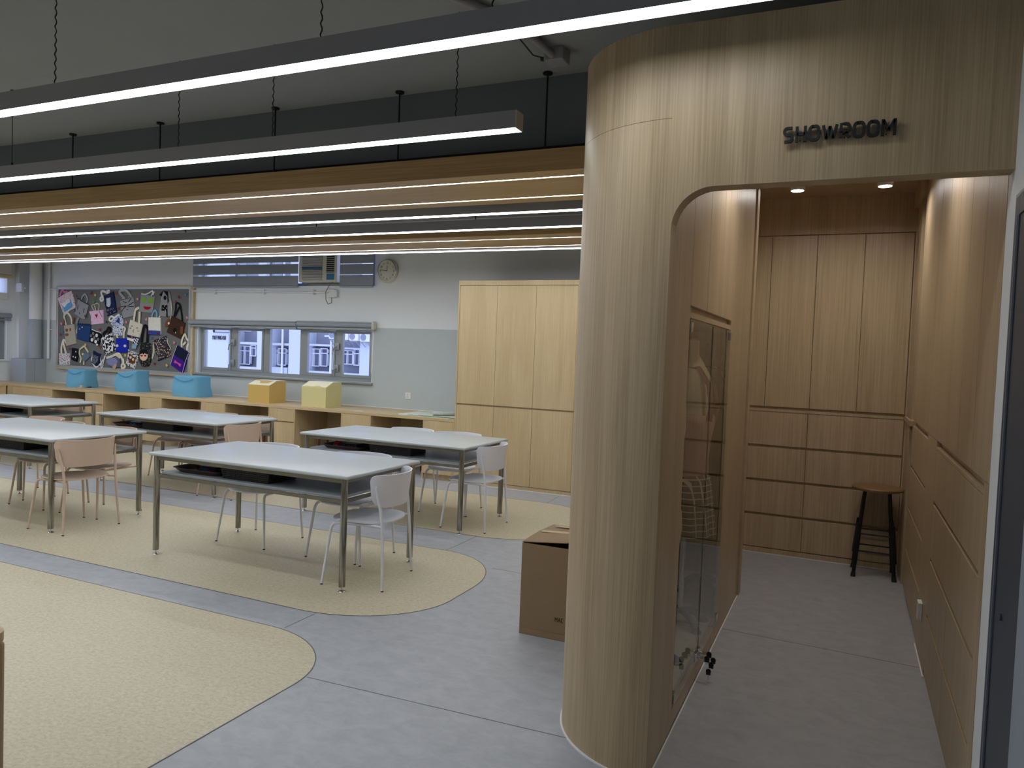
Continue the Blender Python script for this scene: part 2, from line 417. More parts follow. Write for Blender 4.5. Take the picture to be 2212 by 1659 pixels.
# back wall with its openings
WX0, WX1, WZ0, WZ1 = -9.60, -6.20, 1.12, 1.90
UX0, UX1, UZ0, UZ1 = -9.60, -6.24, 2.50, 3.20
m = MB()
m.box(XL - 0.2, WX0, YB, YB + 0.22, 0, ZC); m.box(WX1, 2.2, YB, YB + 0.22, 0, ZC)
m.box(WX0, WX1, YB, YB + 0.22, 0, WZ0); m.box(WX0, WX1, YB, YB + 0.22, WZ1, UZ0); m.box(WX0, WX1, YB, YB + 0.22, UZ1, ZC)
struct(m.build('wall_back', wall_two))
# left wall with window opening
LY0, LY1 = 5.2, 8.52
m = MB()
m.box(XL - 0.22, XL, LY1, YB, 0, ZC); m.box(XL - 0.22, XL, YF, LY0, 0, ZC); m.box(XL - 0.22, XL, LY0, LY1, 0, 1.16); m.box(XL - 0.22, XL, LY0, LY1, 1.92, 2.36); m.box(XL - 0.22, XL, LY0, LY1, 2.62, ZC)
struct(m.build('wall_left', white_wall))
struct(MB().box(XL - 0.22, 2.2, YF - 0.22, YF, 0, ZC).build('wall_front', white_wall))
# right wall of the hall, up to the showroom
struct(MB().box(XR, XR + 0.2, YF, 2.862, 0, ZC).build('wall_right', white_wall))
struct(MB().box(XR + 0.42, XR + 0.6, 2.862, YB, 0, ZC).box(XR + 0.001, XR + 0.42, 2.862, 2.87, 0, ZC).box(XR + 0.001, XR + 0.42, 2.862, 6.9, 3.04, ZC).build('wall_right', white_wall))
# corner pier
struct(MB().box(-13.899, -13.78, 8.66, 8.868, 0.777, ZC).build('wall_pier', white_wall))

# ------------------------------------------------------------------ windows
def lower_window():
    fy0, fy1 = YB + 0.07, YB + 0.12
    root = empty('window_1', (0, 0, 0)); root['kind'] = 'structure'
    m = MB()
    m.box(WX0, WX1, fy0, fy1, WZ0, WZ0 + 0.055).box(WX0, WX1, fy0, fy1, WZ1 - 0.05, WZ1).box(WX0, WX0 + 0.06, fy0, fy1, WZ0 + 0.055, WZ1 - 0.05).box(WX1 - 0.06, WX1, fy0, fy1, WZ0 + 0.055, WZ1 - 0.05)
    xs = [WX0 + 0.06, -8.93, -8.82, -8.27, -8.15, -7.56, -7.45, -6.90, -6.80, WX1 - 0.06]
    for i in (1, 3, 5, 7): m.box(xs[i], xs[i + 1], fy0 - 0.005, fy1, WZ0 + 0.055, WZ1 - 0.05, 0.004)
    m.build('window_frame', alu, root)
    for i in range(0, 10, 2):
        x0, x1 = xs[i], xs[i + 1]
        mm = MB(); t = 0.035
        if i != 4:
            mm.box(x0, x1, fy0 - 0.012, fy0 + 0.03, WZ0 + 0.058, WZ0 + 0.058 + t).box(x0, x1, fy0 - 0.012, fy0 + 0.03, WZ1 - 0.053 - t, WZ1 - 0.053)
            mm.box(x0, x0 + t, fy0 - 0.012, fy0 + 0.03, WZ0 + 0.058 + t, WZ1 - 0.053 - t).box(x1 - t, x1, fy0 - 0.012, fy0 + 0.03, WZ0 + 0.058 + t, WZ1 - 0.053 - t)
            f = mm.build('window_sash', alu, root)
        else: f = root
        MB().box(x0 + 0.005, x1 - 0.005, fy0 + 0.022, fy0 + 0.028, WZ0 + 0.06, WZ1 - 0.055).build('pane', win_glass, f)
    for x in (-8.885, -6.86):
        for z in (1.62, 1.30):
            MB().box(x - 0.035, x + 0.035, fy0 - 0.03, fy0 - 0.004, z - 0.05, z + 0.05, 0.006).tube([(x, fy0 - 0.045, z), (x - 0.04, fy0 - 0.06, z - 0.03), (x - 0.06, fy0 - 0.06, z - 0.12)], 0.008, 8).build('window_handle', alu, root, True)
    s = MB().box(WX0 - 0.07, WX1 + 0.02, YB - 0.045, YB + 0.07, WZ0 - 0.03, WZ0 - 0.002, 0.005).build('window_sill', alu, root)
    # reveals are painted light
    m = MB().box(WX0 + 0.0005, WX0 + 0.01, YB + 0.001, fy0, WZ0, WZ1).box(WX1 - 0.01, WX1 - 0.0005, YB + 0.001, fy0, WZ0, WZ1)
    m.build('window_reveal', white_wall, root)
lower_window()
def upper_window():
    root = empty('window_2', (0, 0, 0)); root['kind'] = 'structure'
    m = MB(); y0, y1 = YB + 0.08, YB + 0.13
    m.box(UX0, UX1, y0, y1, UZ0, UZ0 + 0.05).box(UX0, UX1, y0, y1, UZ1 - 0.05, UZ1)
    for x in (UX0, -8.9, -8.2, -7.57, -6.90, UX1 - 0.05): m.box(x, x + 0.05, y0 + 0.001, y1, UZ0 + 0.05, UZ1 - 0.05)
    m.build('window_frame', alu, root)
    MB().box(UX0 + 0.04, UX1 - 0.04, y0 + 0.02, y0 + 0.026, UZ0 + 0.04, UZ1 - 0.04).build('pane', win_glass, root)
upper_window()
def zebra(x0, x1, zb, zt, label, tilt, group):
    root = empty('roller_blind', ((x0 + x1) / 2, YB - 0.05, zb), 0, label, 'blind', group)
    hw = (x1 - x0) / 2; m = MB(); sh = MB(); z = 0.03; i = 0
    while z < zt - zb - 0.05:
        b = min(0.145, zt - zb - 0.05 - z)
        m.box(-hw, hw, -0.004, 0.0, z, z + b)
        if z + b + 0.03 < zt - zb - 0.05: sh.box(-hw, hw, -0.003, -0.001, z + b, z + b + tilt)
        z += b + tilt
    m.build('blind_band', blind_m, root); sh.build('sheer_band', sheer_m, root)
    MB().box(-hw, hw, -0.014, 0.012, 0, 0.028, 0.008).build('bottom_bar', alu, root, True)
    MB().box(-hw, hw, -0.035, 0.045, zt - zb - 0.05, zt - zb + 0.05, 0.02, 3).build('headrail', alu, root, True)
zebra(-9.66, -7.53, 2.475, 3.16, 'wide grey zebra blind lowered over the high window left of the air conditioner', 0.03, None)
zebra(-6.77, -6.19, 2.475, 3.16, 'narrow grey zebra blind lowered over the high window right of the air conditioner', 0.012, None)
def rolled(x0, x1, zc, label, cords):
    root = empty('rolled_blind', ((x0 + x1) / 2, YB - 0.055, zc), 0, label, 'blind')
    hw = (x1 - x0) / 2
    MB().tube([(-hw, 0, 0), (hw, 0, 0)], 0.036, 20).build('roller', blind_m, root, True)
    MB().box(-hw, hw, -0.03, 0.03, 0.028, 0.046, 0.004).build('cassette', alu, root)
    MB().box(-hw + 0.01, hw - 0.01, -0.016, 0.016, -0.075, -0.045, 0.008).build('bottom_bar', alu, root, True)
    if cords:
        MB().box(hw, hw + 0.035, -0.045, 0.045, -0.06, 0.06, 0.015, 3).build('end_bracket', offwhite, root, True)
        MB().tube([(hw + 0.03, -0.02, -0.05), (hw + 0.035, -0.03, -0.62)], 0.0035, 6).tube([(hw + 0.005, -0.02, -0.05), (hw + 0.012, -0.03, -0.60), (hw + 0.02, -0.03, -0.68)], 0.0035, 6).build('pull_cord', white_pl, root, True)
rolled(-9.72, -7.53, 1.925, 'rolled up grey blind above the left half of the low window', False)
rolled(-7.52, -6.17, 1.935, 'rolled up grey blind with white pull cord above the right half of the low window', True)
# window in the left wall
root = empty('window_3', (0, 0, 0)); root['kind'] = 'structure'
m = MB(); x0, x1 = XL - 0.12, XL - 0.07
m.box(x0, x1, LY0, LY1, 1.16, 1.22).box(x0, x1, LY0, LY1, 1.86, 1.92)
for y in (LY0, 6.0, 6.85, 7.7, LY1 - 0.09): m.box(x0, x1 + 0.002, y, y + 0.09, 1.22, 1.86)
m.build('window_frame', alu, root)
MB().box(x0 + 0.02, x0 + 0.026, LY0 + 0.02, LY1 - 0.02, 1.2, 1.9).build('pane', win_glass, root)
MB().box(x0 + 0.02, x0 + 0.026, LY0 + 0.01, LY1 - 0.01, 2.37, 2.61).build('pane', win_glass, root)
MB().box(XL - 0.06, XL + 0.03, LY0, LY1 + 0.03, 1.13, 1.158, 0.005).build('window_sill', white_wall, root)
r = empty('rolled_blind', (XL + 0.05, 6.9, 1.95), 0, 'rolled up grey blind on the white side wall at the far left', 'blind')
MB().tube([(0, -1.7, 0), (0, 1.66, 0)], 0.045, 20).build('roller', blind_m, r, True)
MB().box(-0.02, 0.02, -1.7, 1.66, -0.09, -0.06, 0.006).build('bottom_bar', alu, r)

# ------------------------------------------------------------------ outside
def facade():
    Y = 46.0; K = 2.2
    bl = empty('apartment_building', (0, Y, 0), 0, 'pale tiled apartment block seen through the low window', 'building')
    def P(px, py, dy=0.0):
        p = at(px, py, Y + dy); return (p[0], p[1] - Y, p[2])
    def rect(m, a, b, c, d, y0, y1):
        p, q = P(a, b, y0), P(c, d, y0)
        m.box(min(p[0], q[0]), max(p[0], q[0]), y0, y1, min(p[2], q[2]), max(p[2], q[2]))
    MB().box(-120, 20, 1.8, 2.2, -30, 30).build('recessed_wall', ext_dark, bl)
    for a, c in ((200, 494), (556, 573), (625, 652), (779, 1000)):
        m = MB(); p, q = P(a, 700), P(c, 700); m.box(p[0], q[0], 0.0, 1.79, -30, 30); m.build('tiled_wall_pier', ext_light, bl)
    for k, (a, b, c, d) in enumerate(((512, 738, 555, 745), (574, 740, 624, 747), (655, 742, 722, 749), (733, 750, 778, 756), (495, 790, 555, 800), (655, 800, 722, 815), (733, 805, 778, 818), (576, 792, 620, 812))):
        m = MB(); rect(m, a, b, c, d, 0.8, 1.79); m.build('ledge', ext_light, bl)
    for (a, b, c, d, n) in ((514, 746, 540, 788, 2), (541, 745, 553, 770, 1), (578, 752, 596, 790, 1), (600, 752, 618, 790, 1), (662, 752, 690, 792, 2), (692, 752, 707, 792, 1), (737, 756, 762, 788, 2), (764, 754, 776, 790, 1)):
        m = MB(); p, q = P(a, b, 1.3), P(c, d, 1.3); xa, xb, za, zb = p[0], q[0], q[2], p[2]; t = 0.07
        m.box(xa, xb, 1.3, 1.5, za, za + t).box(xa, xb, 1.3, 1.5, zb - t, zb).box(xa, xb, 1.3, 1.5, za + (zb - za) * 0.7, za + (zb - za) * 0.7 + t)
        for k in range(n + 1): x = xa + (xb - xa - t) * k / n; m.box(x, x + t, 1.29, 1.5, za, zb)
        w = m.build('window', ext_white, bl)
        MB().box(xa + 0.01, xb - 0.01, 1.5, 1.55, za + 0.01, zb - 0.01).build('pane', ext_glass, w)
    for px in (498, 598, 704, 711):
        p = P(px, 700); m = MB(); m.tube([(p[0], 0.7, -28), (p[0], 0.7, 28)], 0.09, 8); m.build('drain_pipe', ext_white, bl)
    for q in ((460, 717, 493, 719), (460, 700, 462, 717)): m = MB(); rect(m, *q, -0.1, 0.0); m.build('sign_border', ink, bl)
    for q in ((512, 714, 542, 716), (540, 700, 542, 714)): m = MB(); rect(m, *q, 1.6, 1.7); m.build('sign_border', ext_white, bl)
    p = P(474, 730)
    text('lettering', 'YUET PING OUI', 0.46, (p[0], -0.05, p[2]), (PI / 2, 0, 0), ink, bl, 0.02, sx=0.46)
    a, b = at(702, 718, Y), at(800, 724, Y)
    MB().box(a[0], b[0], -0.05, -0.0001, a[2] - 0.35, a[2] - 0.2).build('mounting_rail', ext_light, bl)
    proto = None
    labs = ['white outdoor condenser behind the mullion of the low window, leftmost of the row', 'white outdoor condenser on the opposite facade, second in the row', 'white outdoor condenser on the opposite facade, third in the row', 'white outdoor condenser at the right end of the row on the opposite facade']
    for i, px in enumerate((719, 742, 763, 787)):
        p = at(px, 732 + (px - 719) * 0.09, Y - 0.55)
        if proto is None:
            proto = empty('condenser_unit', p, 0, labs[i], 'air conditioner', 'condensers on the opposite facade')
            MB().box(-0.38, 0.38, 0, 0.5, 0.0, 0.62, 0.02).build('casing', ext_white, proto)
            MB().lathe([(0.23, 0), (0.25, 0.03), (0.05, 0.035)], (-0.1, -0.04, 0.31), 24, axis='y').build('fan_grille', ext_dark, proto, True)
            MB().tube([(-0.25, 0.02, -0.06), (-0.25, 0.48, -0.4)], 0.03, 6).tube([(0.25, 0.02, -0.06), (0.25, 0.48, -0.4)], 0.03, 6).box(-0.3, 0.3, 0.0, 0.5, -0.08, -0.001).build('bracket', ext_dark, proto)
        else: dup(proto, p, 0, labs[i])
    b2 = empty('apartment_tower', (-48, 6, 0), 0, 'apartment tower glimpsed through the window in the left side wall', 'building')
    m = MB().box(-2, 0, -24, 26, -24, 28); m.build('wall', ext_light, b2)
    for k in range(7):
        for z in (-3.0, 0.2, 3.4, 6.6):
            y = -4 + k * 4.0
            w = MB().box(0, 0.1, y, y + 2.4, z, z + 1.6).build('window', ext_white, b2); MB().box(0.101, 0.12, y + 0.12, y + 1.1, z + 0.1, z + 1.5).box(0.101, 0.12, y + 1.25, y + 2.3, z + 0.1, z + 1.5).build('pane', ext_glass, w)
facade()

# ------------------------------------------------------------------ ceiling things
def linear_light(y, x0, x1, z, label, segs, wires, cord=None):
    root = empty('linear_light', (0, y, z), 0, label, 'ceiling light', 'suspended linear lights')
    h, wd = 0.088, 0.0425
    MB().box(x0, x1, -wd, wd, 0.006, h).box(x0, x1, -wd, -wd + 0.0018, 0, 0.006).box(x0, x1, wd - 0.0018, wd, 0, 0.006).build('housing', lamp_body, root)
    MB().box(x1, x1 + 0.006, -wd, wd, 0.0, h).build('end_cap', cap_m, root)
    cuts = [x0] + segs + [x1]
    for a, b in zip(cuts[:-1], cuts[1:]):
        MB().box(a + 0.001, b - 0.001, -wd + 0.002, wd - 0.002, 0.0008, 0.004).build('diffuser', led, root)
    for wx in wires:
        MB().tube([(wx, 0, h), (wx, 0, ZC - z)], 0.0022, 6).tube([(wx + 0.0, 0, h), (wx, 0, h + 0.03)], 0.007, 8).tube([(wx, 0, ZC - z - 0.012), (wx, 0, ZC - z)], 0.014, 8).build('suspension_wire', black_metal, root)
    if cord:
        for cx in cord:
            pts = [(cx + 0.0035 * math.sin(k * 1.3), 0.0035 * math.cos(k * 1.3), h + (ZC - z - h) * k / 60) for k in range(61)]
            MB().tube(pts, 0.003, 6).build('power_cord', rubber, root, True)
    return root
linear_light(1.40, -12.8, -2.2, 2.75, 'suspended linear light just above and before the top edge of the view', [-9.2, -5.4], [-8, -4.5])
linear_light(0.40, -12.8, -3.4, 2.75, 'unseen suspended linear light added over the camera position', [-9.2, -5.4], [])  # row out of view, added to light the hall evenly
linear_light(-0.70, -12.8, -3.4, 2.75, 'second unseen suspended linear light added behind the camera position', [-9.2, -5.4], [])  # another unseen row, added for balanced lighting
linear_light(2.437, -12.8, -0.235, 2.75, 'longest nearest suspended linear light, ending above the wooden column', [-7.3, -4.5, -1.639], [-9.5, -6.6], [-3.618, -1.996, -1.23])
linear_light(3.477, -12.8, -1.585, 2.75, 'suspended linear light with visible end cap left of the wooden column', [-7.2, -4.4], [-5.63], [-3.96, -3.19, -1.95])
linear_light(5.515, -12.8, -1.3, 2.75, 'suspended linear light right behind the near wooden canopy', [-8.2, -3.9], [])
linear_light(6.20, -12.8, -1.3, 2.75, 'suspended linear light right in front of the far wooden canopy', [-7.0, -3.4], [])
linear_light(7.48, -12.8, -1.3, 2.75, 'suspended linear light nearest the back wall, behind the far wooden canopy', [-8.2, -4.3], [])
def canopy(y0, y1, ys, label, rods, ry):
    z0, z1 = 2.77, 2.907; x0, x1 = -12.8, -1.13
    root = empty('wooden_canopy', (0, 0, z0), 0, label, 'ceiling panel')
    b = 0.05
    m = MB(); h = z1 - z0
    # box with two slots for the strips in its underside
    s = 0.013
    m.box(x0, x1, y0, y1, 0.01, h)
    e = [y0, ys[0] - s, ys[0] + s, ys[1] - s, ys[1] + s, y1]
    m.box(x0, x1, e[0], e[1], 0, 0.0099).box(x0, x1, e[2], e[3], 0, 0.0099).box(x0, x1, e[4], e[5], 0, 0.0099)
    m.build('panel', wood_h, root)
    for y in ys: MB().box(x0 + 0.05, x1 - 0.01, y - s + 0.002, y + s - 0.002, 0.002, 0.008).build('led_strip', strip_m, root)
    for rx in rods: MB().tube([(rx, ry, h), (rx, ry, ZC - z0)], 0.006, 8).tube([(rx, ry, ZC - z0 - 0.012), (rx, ry, ZC - z0)], 0.03, 12).build('hanging_rod', black_metal, root)
canopy(4.375, 5.25, (4.545, 5.09), 'near long wooden canopy with two light strips hanging on thin rods', (-9.6, -8.5, -7.4, -6.286, -5.218, -4.013, -2.914, -1.817), 4.40)
canopy(6.66, 7.44, (6.89, 7.39), 'far long wooden canopy with two light strips, towards the back wall', (-9.5, -7.5, -5.5, -3.5, -1.8), 6.72)
r = empty('ceiling_junction_box', (-1.64, 4.10, ZC), 0, 'small grey junction box with conduit on the dark ceiling beside the column top', 'junction box')
MB().box(-0.06, 0.06, -0.06, 0.06, -0.075, 0, 0.006).build('box', lamp_body, r)
MB().tube([(-0.01, -0.05, -0.045), (-0.03, -0.16, -0.03), (-0.07, -0.5, -0.028), (-0.4, -1.2, -0.028)], 0.022, 12).build('conduit', lamp_body, r, True)
MB().tube([(-0.06, -0.03, -0.05), (-0.1, -0.12, -0.06), (-0.12, -0.3, -0.02)], 0.004, 6).lathe([(0.001, -0.01), (0.016, -0.005), (0.016, 0.01), (0.001, 0.015)], (-0.075, -0.03, -0.055), 12).build('cable', rubber, r, True)

# ------------------------------------------------------------------ showroom portal
def portal():
    F, Bk = 2.765, 2.85; zt = 2.845; xl = -0.626; L = -1.112; r = 0.472; cx, cy = L + r, F + r
    # front slab with arched opening, meeting the curved column
    R = 0.15; zb = 2.25; n = 10
    out = [(cx, F, 0), (cx, F, zt), (XR, F, zt), (XR, F, zb)]
    arch = [(xl + R - R * math.sin(a), F, zb - R + R * math.cos(a)) for a in [PI / 2 * i / n for i in range(n + 1)]]
    m = MB(); m.prism(out[:1] + out[1:4] + arch + [(xl, F, 0)], (0, Bk - F, 0))
    struct(m.build('wall_portal', wood_p))
    # curved column, hollow shell
    k = 40; o = [(cx - r * math.sin(a), cy - r * math.cos(a)) for a in [PI / 2 * i / k for i in range(k + 1)]]
    i_ = [(cx - (r - 0.03) * math.sin(a), cy - (r - 0.03) * math.cos(a)) for a in [PI / 2 * i / k for i in range(k, -1, -1)]]
    for z0, z1 in ((0.0, 2.506), (2.5075, zt)):
        m = MB(); m.prism([(x, y, z0) for x, y in o + [(L, YB - 0.02), (L + 0.03, YB - 0.02)] + i_], (0, 0, z1 - z0))
        struct(m.build('wall_column', wood_p, smooth=True, ang=30))
    # white sealant line along the foot
    m = MB(); pts = [(cx + (x - cx) * 1.008, cy + (y - cy) * 1.008, 0.0) for x, y in o]
    m.band([(-0.58, F - 0.004, 0)] + pts, 0.008, (0, 0, 1), 0.006); struct(m.build('trim_sealant', white_pl))
    m = MB(); m.band([(-0.622, 2.86, 0.0), (-0.622, 5.42, 0.0)], 0.006, (0, 0, 1), 0.006).band([(-0.77, 6.612, 0), (0.43, 6.612, 0)], 0.006, (0, 0, 1), 0.006).band([(0.434, 4.40, 0), (0.434, 4.92, 0)], 0.008, (0, 0, 1), 0.01)
    struct(m.build('trim_sealant', white_pl))
    # showroom lid, hidden above
    struct(MB().box(-0.64, XR + 0.2, 3.25, 6.9, 2.99, 3.03).box(-1.1, -0.64, 5.42, 6.9, 2.99, 3.03).build('ceiling', wood_s))
    struct(MB().box(-0.62, XR, 2.851, 3.25, 2.80, 2.84).box(-0.62, XR, 3.25, 3.28, 2.80, 2.989).build('ceiling', wood_s))  # unseen step and board, added to stop hall light leaking over the header
    # door letters
    rt = empty('showroom_sign', (0, 0, 0), 0, 'black raised letters reading SHOWROOM above the arched opening', 'sign')
    def arc(cx_, cz_, r1, r2, a0, a1, n=6): return [(cx_ + r1 * math.cos((a0 + (a1 - a0) * k / n) * deg), cz_ + r2 * math.sin((a0 + (a1 - a0) * k / n) * deg)) for k in range(n + 1)]
    O_ = arc(0.27, 0.73, 0.27, 0.27, 90, 180) + arc(0.27, 0.27, 0.27, 0.27, 180, 270) + arc(0.47, 0.27, 0.27, 0.27, 270, 360) + arc(0.47, 0.73, 0.27, 0.27, 0, 90) + [(0.27, 1.0), (0.2, 0.99)]
    S_ = [(0.66, 1.0)] + arc(0.26, 0.76, 0.26, 0.24, 90, 180) + arc(0.26, 0.74, 0.26, 0.24, 180, 270)[1:] + arc(0.42, 0.26, 0.26, 0.24, 90, 0) + arc(0.42, 0.24, 0.26, 0.24, 0, -90)[1:] + [(0.02, 0.0)]
    R_ = [(0.0, 0.35), (0.0, 1.0)] + arc(0.40, 0.69, 0.27, 0.31, 90, -90, 8) + [(0.1, 0.38)]
    G = {'S': (0.70, [S_]), 'H': (0.70, [[(0, -0.08), (0, 1.08)], [(0.68, -0.08), (0.68, 1.08)], [(0, 0.5), (0.68, 0.5)]]), 'O': (0.75, [O_]), 'W': (1.08, [[(0, 1), (0.27, 0.02), (0.54, 0.9), (0.81, 0.02), (1.08, 1)]]),
         'R': (0.70, [R_, [(0, 0), (0, 0.4)], [(0.36, 0.38), (0.68, 0.0)]]), 'M': (0.90, [[(0, -0.08), (0, 1.08)], [(0.03, 1.0), (0.45, 0.3)], [(0.45, 0.3), (0.87, 1.0)], [(0.90, 1.08), (0.90, -0.08)]])}
    H_ = 0.0455; KX = 0.86; xs = -0.2435; gap_ = (0.3405 - sum(G[c][0] for c in 'SHOWROOM') * H_ * KX) / 7
    for ch in 'SHOWROOM':
        wd_, st = G[ch]; m = MB()
        for pl in st:
            pp = [(xs + p[0] * H_ * KX, F - 0.009, 2.3825 + p[1] * H_) for p in pl]
            if ch in 'WM':
                for a, b in zip(pp[:-1], pp[1:]): m.band([a, b], 0.0095, (0, -1, 0), 0.011)
            else: m.band(pp, 0.0095, (0, -1, 0), 0.011)
        m.box(xs + 0.2 * H_, xs + 0.2 * H_ + 0.003, F - 0.01, F, 2.384, 2.387)
        m.build('letter', ink, rt); xs += wd_ * H_ * KX + gap_
    
portal()
# fronts helper: flat door/drawer fronts in a plane
def fronts(root, rects, plane, pos, mat, name, th=0.018, gap=0.002):
    """plane 'x': front lies at x=pos spanning (a0,a1)=y ; 'y': lies at y=pos spanning x"""
    obs = []
    for (a0, a1, z0, z1) in rects:
        m = MB()
        if plane == 'x+': m.box(pos - th, pos, a0 + gap, a1 - gap, z0 + gap, z1 - gap, 0.0012, 1)
        elif plane == 'x-': m.box(pos, pos + th, a0 + gap, a1 - gap, z0 + gap, z1 - gap, 0.0012, 1)
        else: m.box(a0 + gap, a1 - gap, pos, pos + th, z0 + gap, z1 - gap, 0.0012, 1)
        obs.append(m.build(name, mat, root))
    return obs
def showroom():
    x = -0.628
    # left: display cabinet behind glass
    c = empty('display_cabinet', (0, 0, 0), 0, 'tall ash display cabinet with two glass doors and plain upper doors', 'cabinet')
    m = MB()
    m.box(x - 0.018, x, 2.851, 3.218, 0.0, 2.84)                         # jamb panel
    m.box(x - 0.40, x - 0.02, 3.196, 3.214, 0, 2.84).box(x - 0.45, x - 0.02, 5.382, 5.399, 0, 2.84)
    m.box(x - 0.47, x - 0.452, 3.30, 5.40, 0, 2.84)
    m.box(x - 0.45, x - 0.02, 3.2145, 5.3815, 0.0, 0.10).box(x - 0.45, x - 0.02, 3.2145, 5.3815, 1.815, 2.84)
    m.build('carcass', wood_s, c)
    pale = plain('pale_lining_board', S(220, 212, 190), 0.5)
    MB().box(x - 0.45, x - 0.03, 3.2146, 5.381, 0.1001, 0.104).build('bottom_board', pale, c)
    MB().box(x - 0.4515, x - 0.447, 3.30, 5.381, 0.1041, 1.81).build('back_board', pale, c)
    MB().box(x - 0.03, x, 3.219, 4.431, 0.012, 0.09).build('bottom_rail', wood_s, c)
    MB().box(x - 0.03, x - 0.002, 3.219, 4.431, 1.80, 1.825).build('top_rail', wood_s, c)
    MB().box(x - 0.018, x, 4.432, 4.50, 0, 2.99).box(x - 0.018, x, 4.503, 5.30, 0, 2.99).box(x - 0.018, x + 0.012, 5.303, 5.42, 0, 2.99).box(x - 0.45, x - 0.0181, 5.40, 5.42, 0, 2.84).build('end_panel', wood_s, c)
    fronts(c, [(3.22, 3.625, 1.85, 2.84), (3.625, 4.03, 1.85, 2.84), (4.03, 4.431, 1.85, 2.84)], 'x+', x, wood_s, 'upper_door')
    for a, b in ((3.235, 3.812), (3.815, 4.425)):
        g = MB().box(x - 0.006, x, a, b, 0.095, 1.795).build('glass_door', disp_glass, c)
        hy = a + 0.02 if a < 3.5 else b - 0.02
        for z in (0.13, 1.76): MB().box(x - 0.012, x + 0.006, hy - 0.02, hy + 0.02, z - 0.022, z + 0.022, 0.002).build('hinge', chrome, g)
        ly = b - 0.03 if a < 3.5 else a + 0.03
        MB().box(x - 0.014, x + 0.008, ly - 0.024, ly + 0.024, 0.10, 0.145, 0.004).tube([(x + 0.008, ly, 0.122), (x + 0.022, ly, 0.122)], 0.011, 14).build('lock', chrome, g, True)
    MB().box(x + 0.001, x + 0.0025, 3.8125, 3.8145, 0.096, 1.79).build('door_gap_seal', black, c)
    for i, ly in enumerate((3.782, 3.845)):
        k = empty('key_bunch', (x + 0.022, ly, 0.122), 0, ['black-headed keys hanging from the nearer chrome lock of the glass doors', 'black-headed keys hanging from the farther chrome lock of the glass doors'][i], 'keys')
        m = MB().box(0.0, 0.02, -0.002, 0.002, -0.006, 0.006); m.build('key_shaft', chrome, k)
        def head(px_, py_, pz_, tilt):
            mm = MB(); q = [(px_ + 0.013 * math.cos(a), py_, pz_ + 0.013 * math.sin(a)) for a in [2 * PI * t / 14 for t in range(14)]]
            mm.prism(q, (0, 0.004, 0)); mm.box(px_ - 0.011, px_ + 0.011, py_ - 0.001, py_ + 0.005, pz_ - 0.018, pz_)
            return mm.build('key_head', black, k, True)
        head(0.032, -0.002, 0.0, 0); head(0.052, 0.012, -0.032, 0)
        if i == 0: head(0.045, -0.02, -0.055, 0); MB().box(0.043, 0.047, -0.019, -0.017, -0.10, -0.07).build('key_blade', chrome, k)
        MB().tube([(0.032 + 0.014 * math.cos(a), 0.002, -0.012 + 0.014 * math.sin(a)) for a in [2 * PI * t / 16 for t in range(17)]], 0.0012, 6, False).build('key_ring', chrome, k, True)
    # back wall units
    Y = 6.62
    c = empty('wall_cabinet', (0, 0, 0), 0, 'floor to ceiling ash cabinet on the back wall of the showroom', 'cabinet')
    MB().box(-1.1, XR + 0.2, Y + 0.02, Y + 0.3, 0, 2.99).build('carcass', wood_s, c)
    MB().box(-1.1, XR - 0.001, Y - 0.0, Y + 0.018, 2.685, 2.99).box(-1.1, 0.43, Y, Y + 0.018, 0.0, 0.045).box(-1.1, 0.418, Y - 0.001, Y + 0.018, 1.21, 1.232).box(0.424, XR - 0.001, Y - 0.002, Y + 0.018, 0.046, 2.684).build('trim_panel', wood_s, c)
    fronts(c, [(-0.99, -0.634, 1.25, 2.68), (-0.634, -0.281, 1.25, 2.68), (-0.281, 0.072, 1.25, 2.68), (0.072, 0.421, 1.25, 2.68)], 'y', Y, wood_s, 'upper_door')
    rows = [(0.05, 0.325), (0.343, 0.615), (0.633, 0.905), (0.923, 1.207)]
    for z0, z1 in rows:
        for a, b in ((-1.0, -0.287), (-0.287, 0.421)):
            fronts(c, [(a, b, z0, z1)], 'y', Y, wood_s, 'drawer')
    struct(MB().box(-1.1, -1.085, 5.42, Y, 0, 2.99).build('wall_alcove', wood_s))
    # right wall units
    x = XR
    c = empty('drawer_cabinet', (0, 0, 0), 0, 'near right-hand ash cabinet with handle grooves beside the white wall', 'cabinet')
    MB().box(x + 0.022, x + 0.4, 2.875, 4.90, 0, 2.99).build('carcass', wood_s, c)
    MB().box(x, x + 0.02, 4.45, 4.925, 0, 1.245).box(x, x + 0.02, 2.873, 2.967, 0.0, 1.245).box(x + 0.004, x + 0.021, 2.9, 4.45, 0, 0.03).box(x, x + 0.02, 2.97, 4.449, 1.197, 1.213).build('side_panel', wood_s, c)
    fronts(c, [(2.873, 3.265, 1.245, 2.99), (3.265, 3.665, 1.245, 2.99), (3.665, 4.055, 1.245, 2.99), (4.055, 4.46, 1.245, 2.99), (4.46, 4.89, 1.245, 2.99)], 'x-', x, wood_s, 'upper_door')
    fronts(c, [(2.968, 4.449, 0.928, 1.195)], 'x-', x, wood_s, 'drawer')
    fronts(c, [(2.968, 4.449, 0.628, 0.912)], 'x-', x, wood_s, 'drawer')
    fronts(c, [(2.968, 3.71, 0.328, 0.612), (3.71, 4.449, 0.328, 0.612), (2.968, 3.71, 0.033, 0.312), (3.71, 4.449, 0.033, 0.312)], 'x-', x, wood_s, 'drawer')
    c = empty('drawer_cabinet', (0, 0, 0), 0, 'far right-hand ash drawer cabinet behind the wooden stool', 'cabinet')
    MB().box(x + 0.022, x + 0.4, 4.93, 6.62, 0, 2.99).build('carcass', wood_s, c)
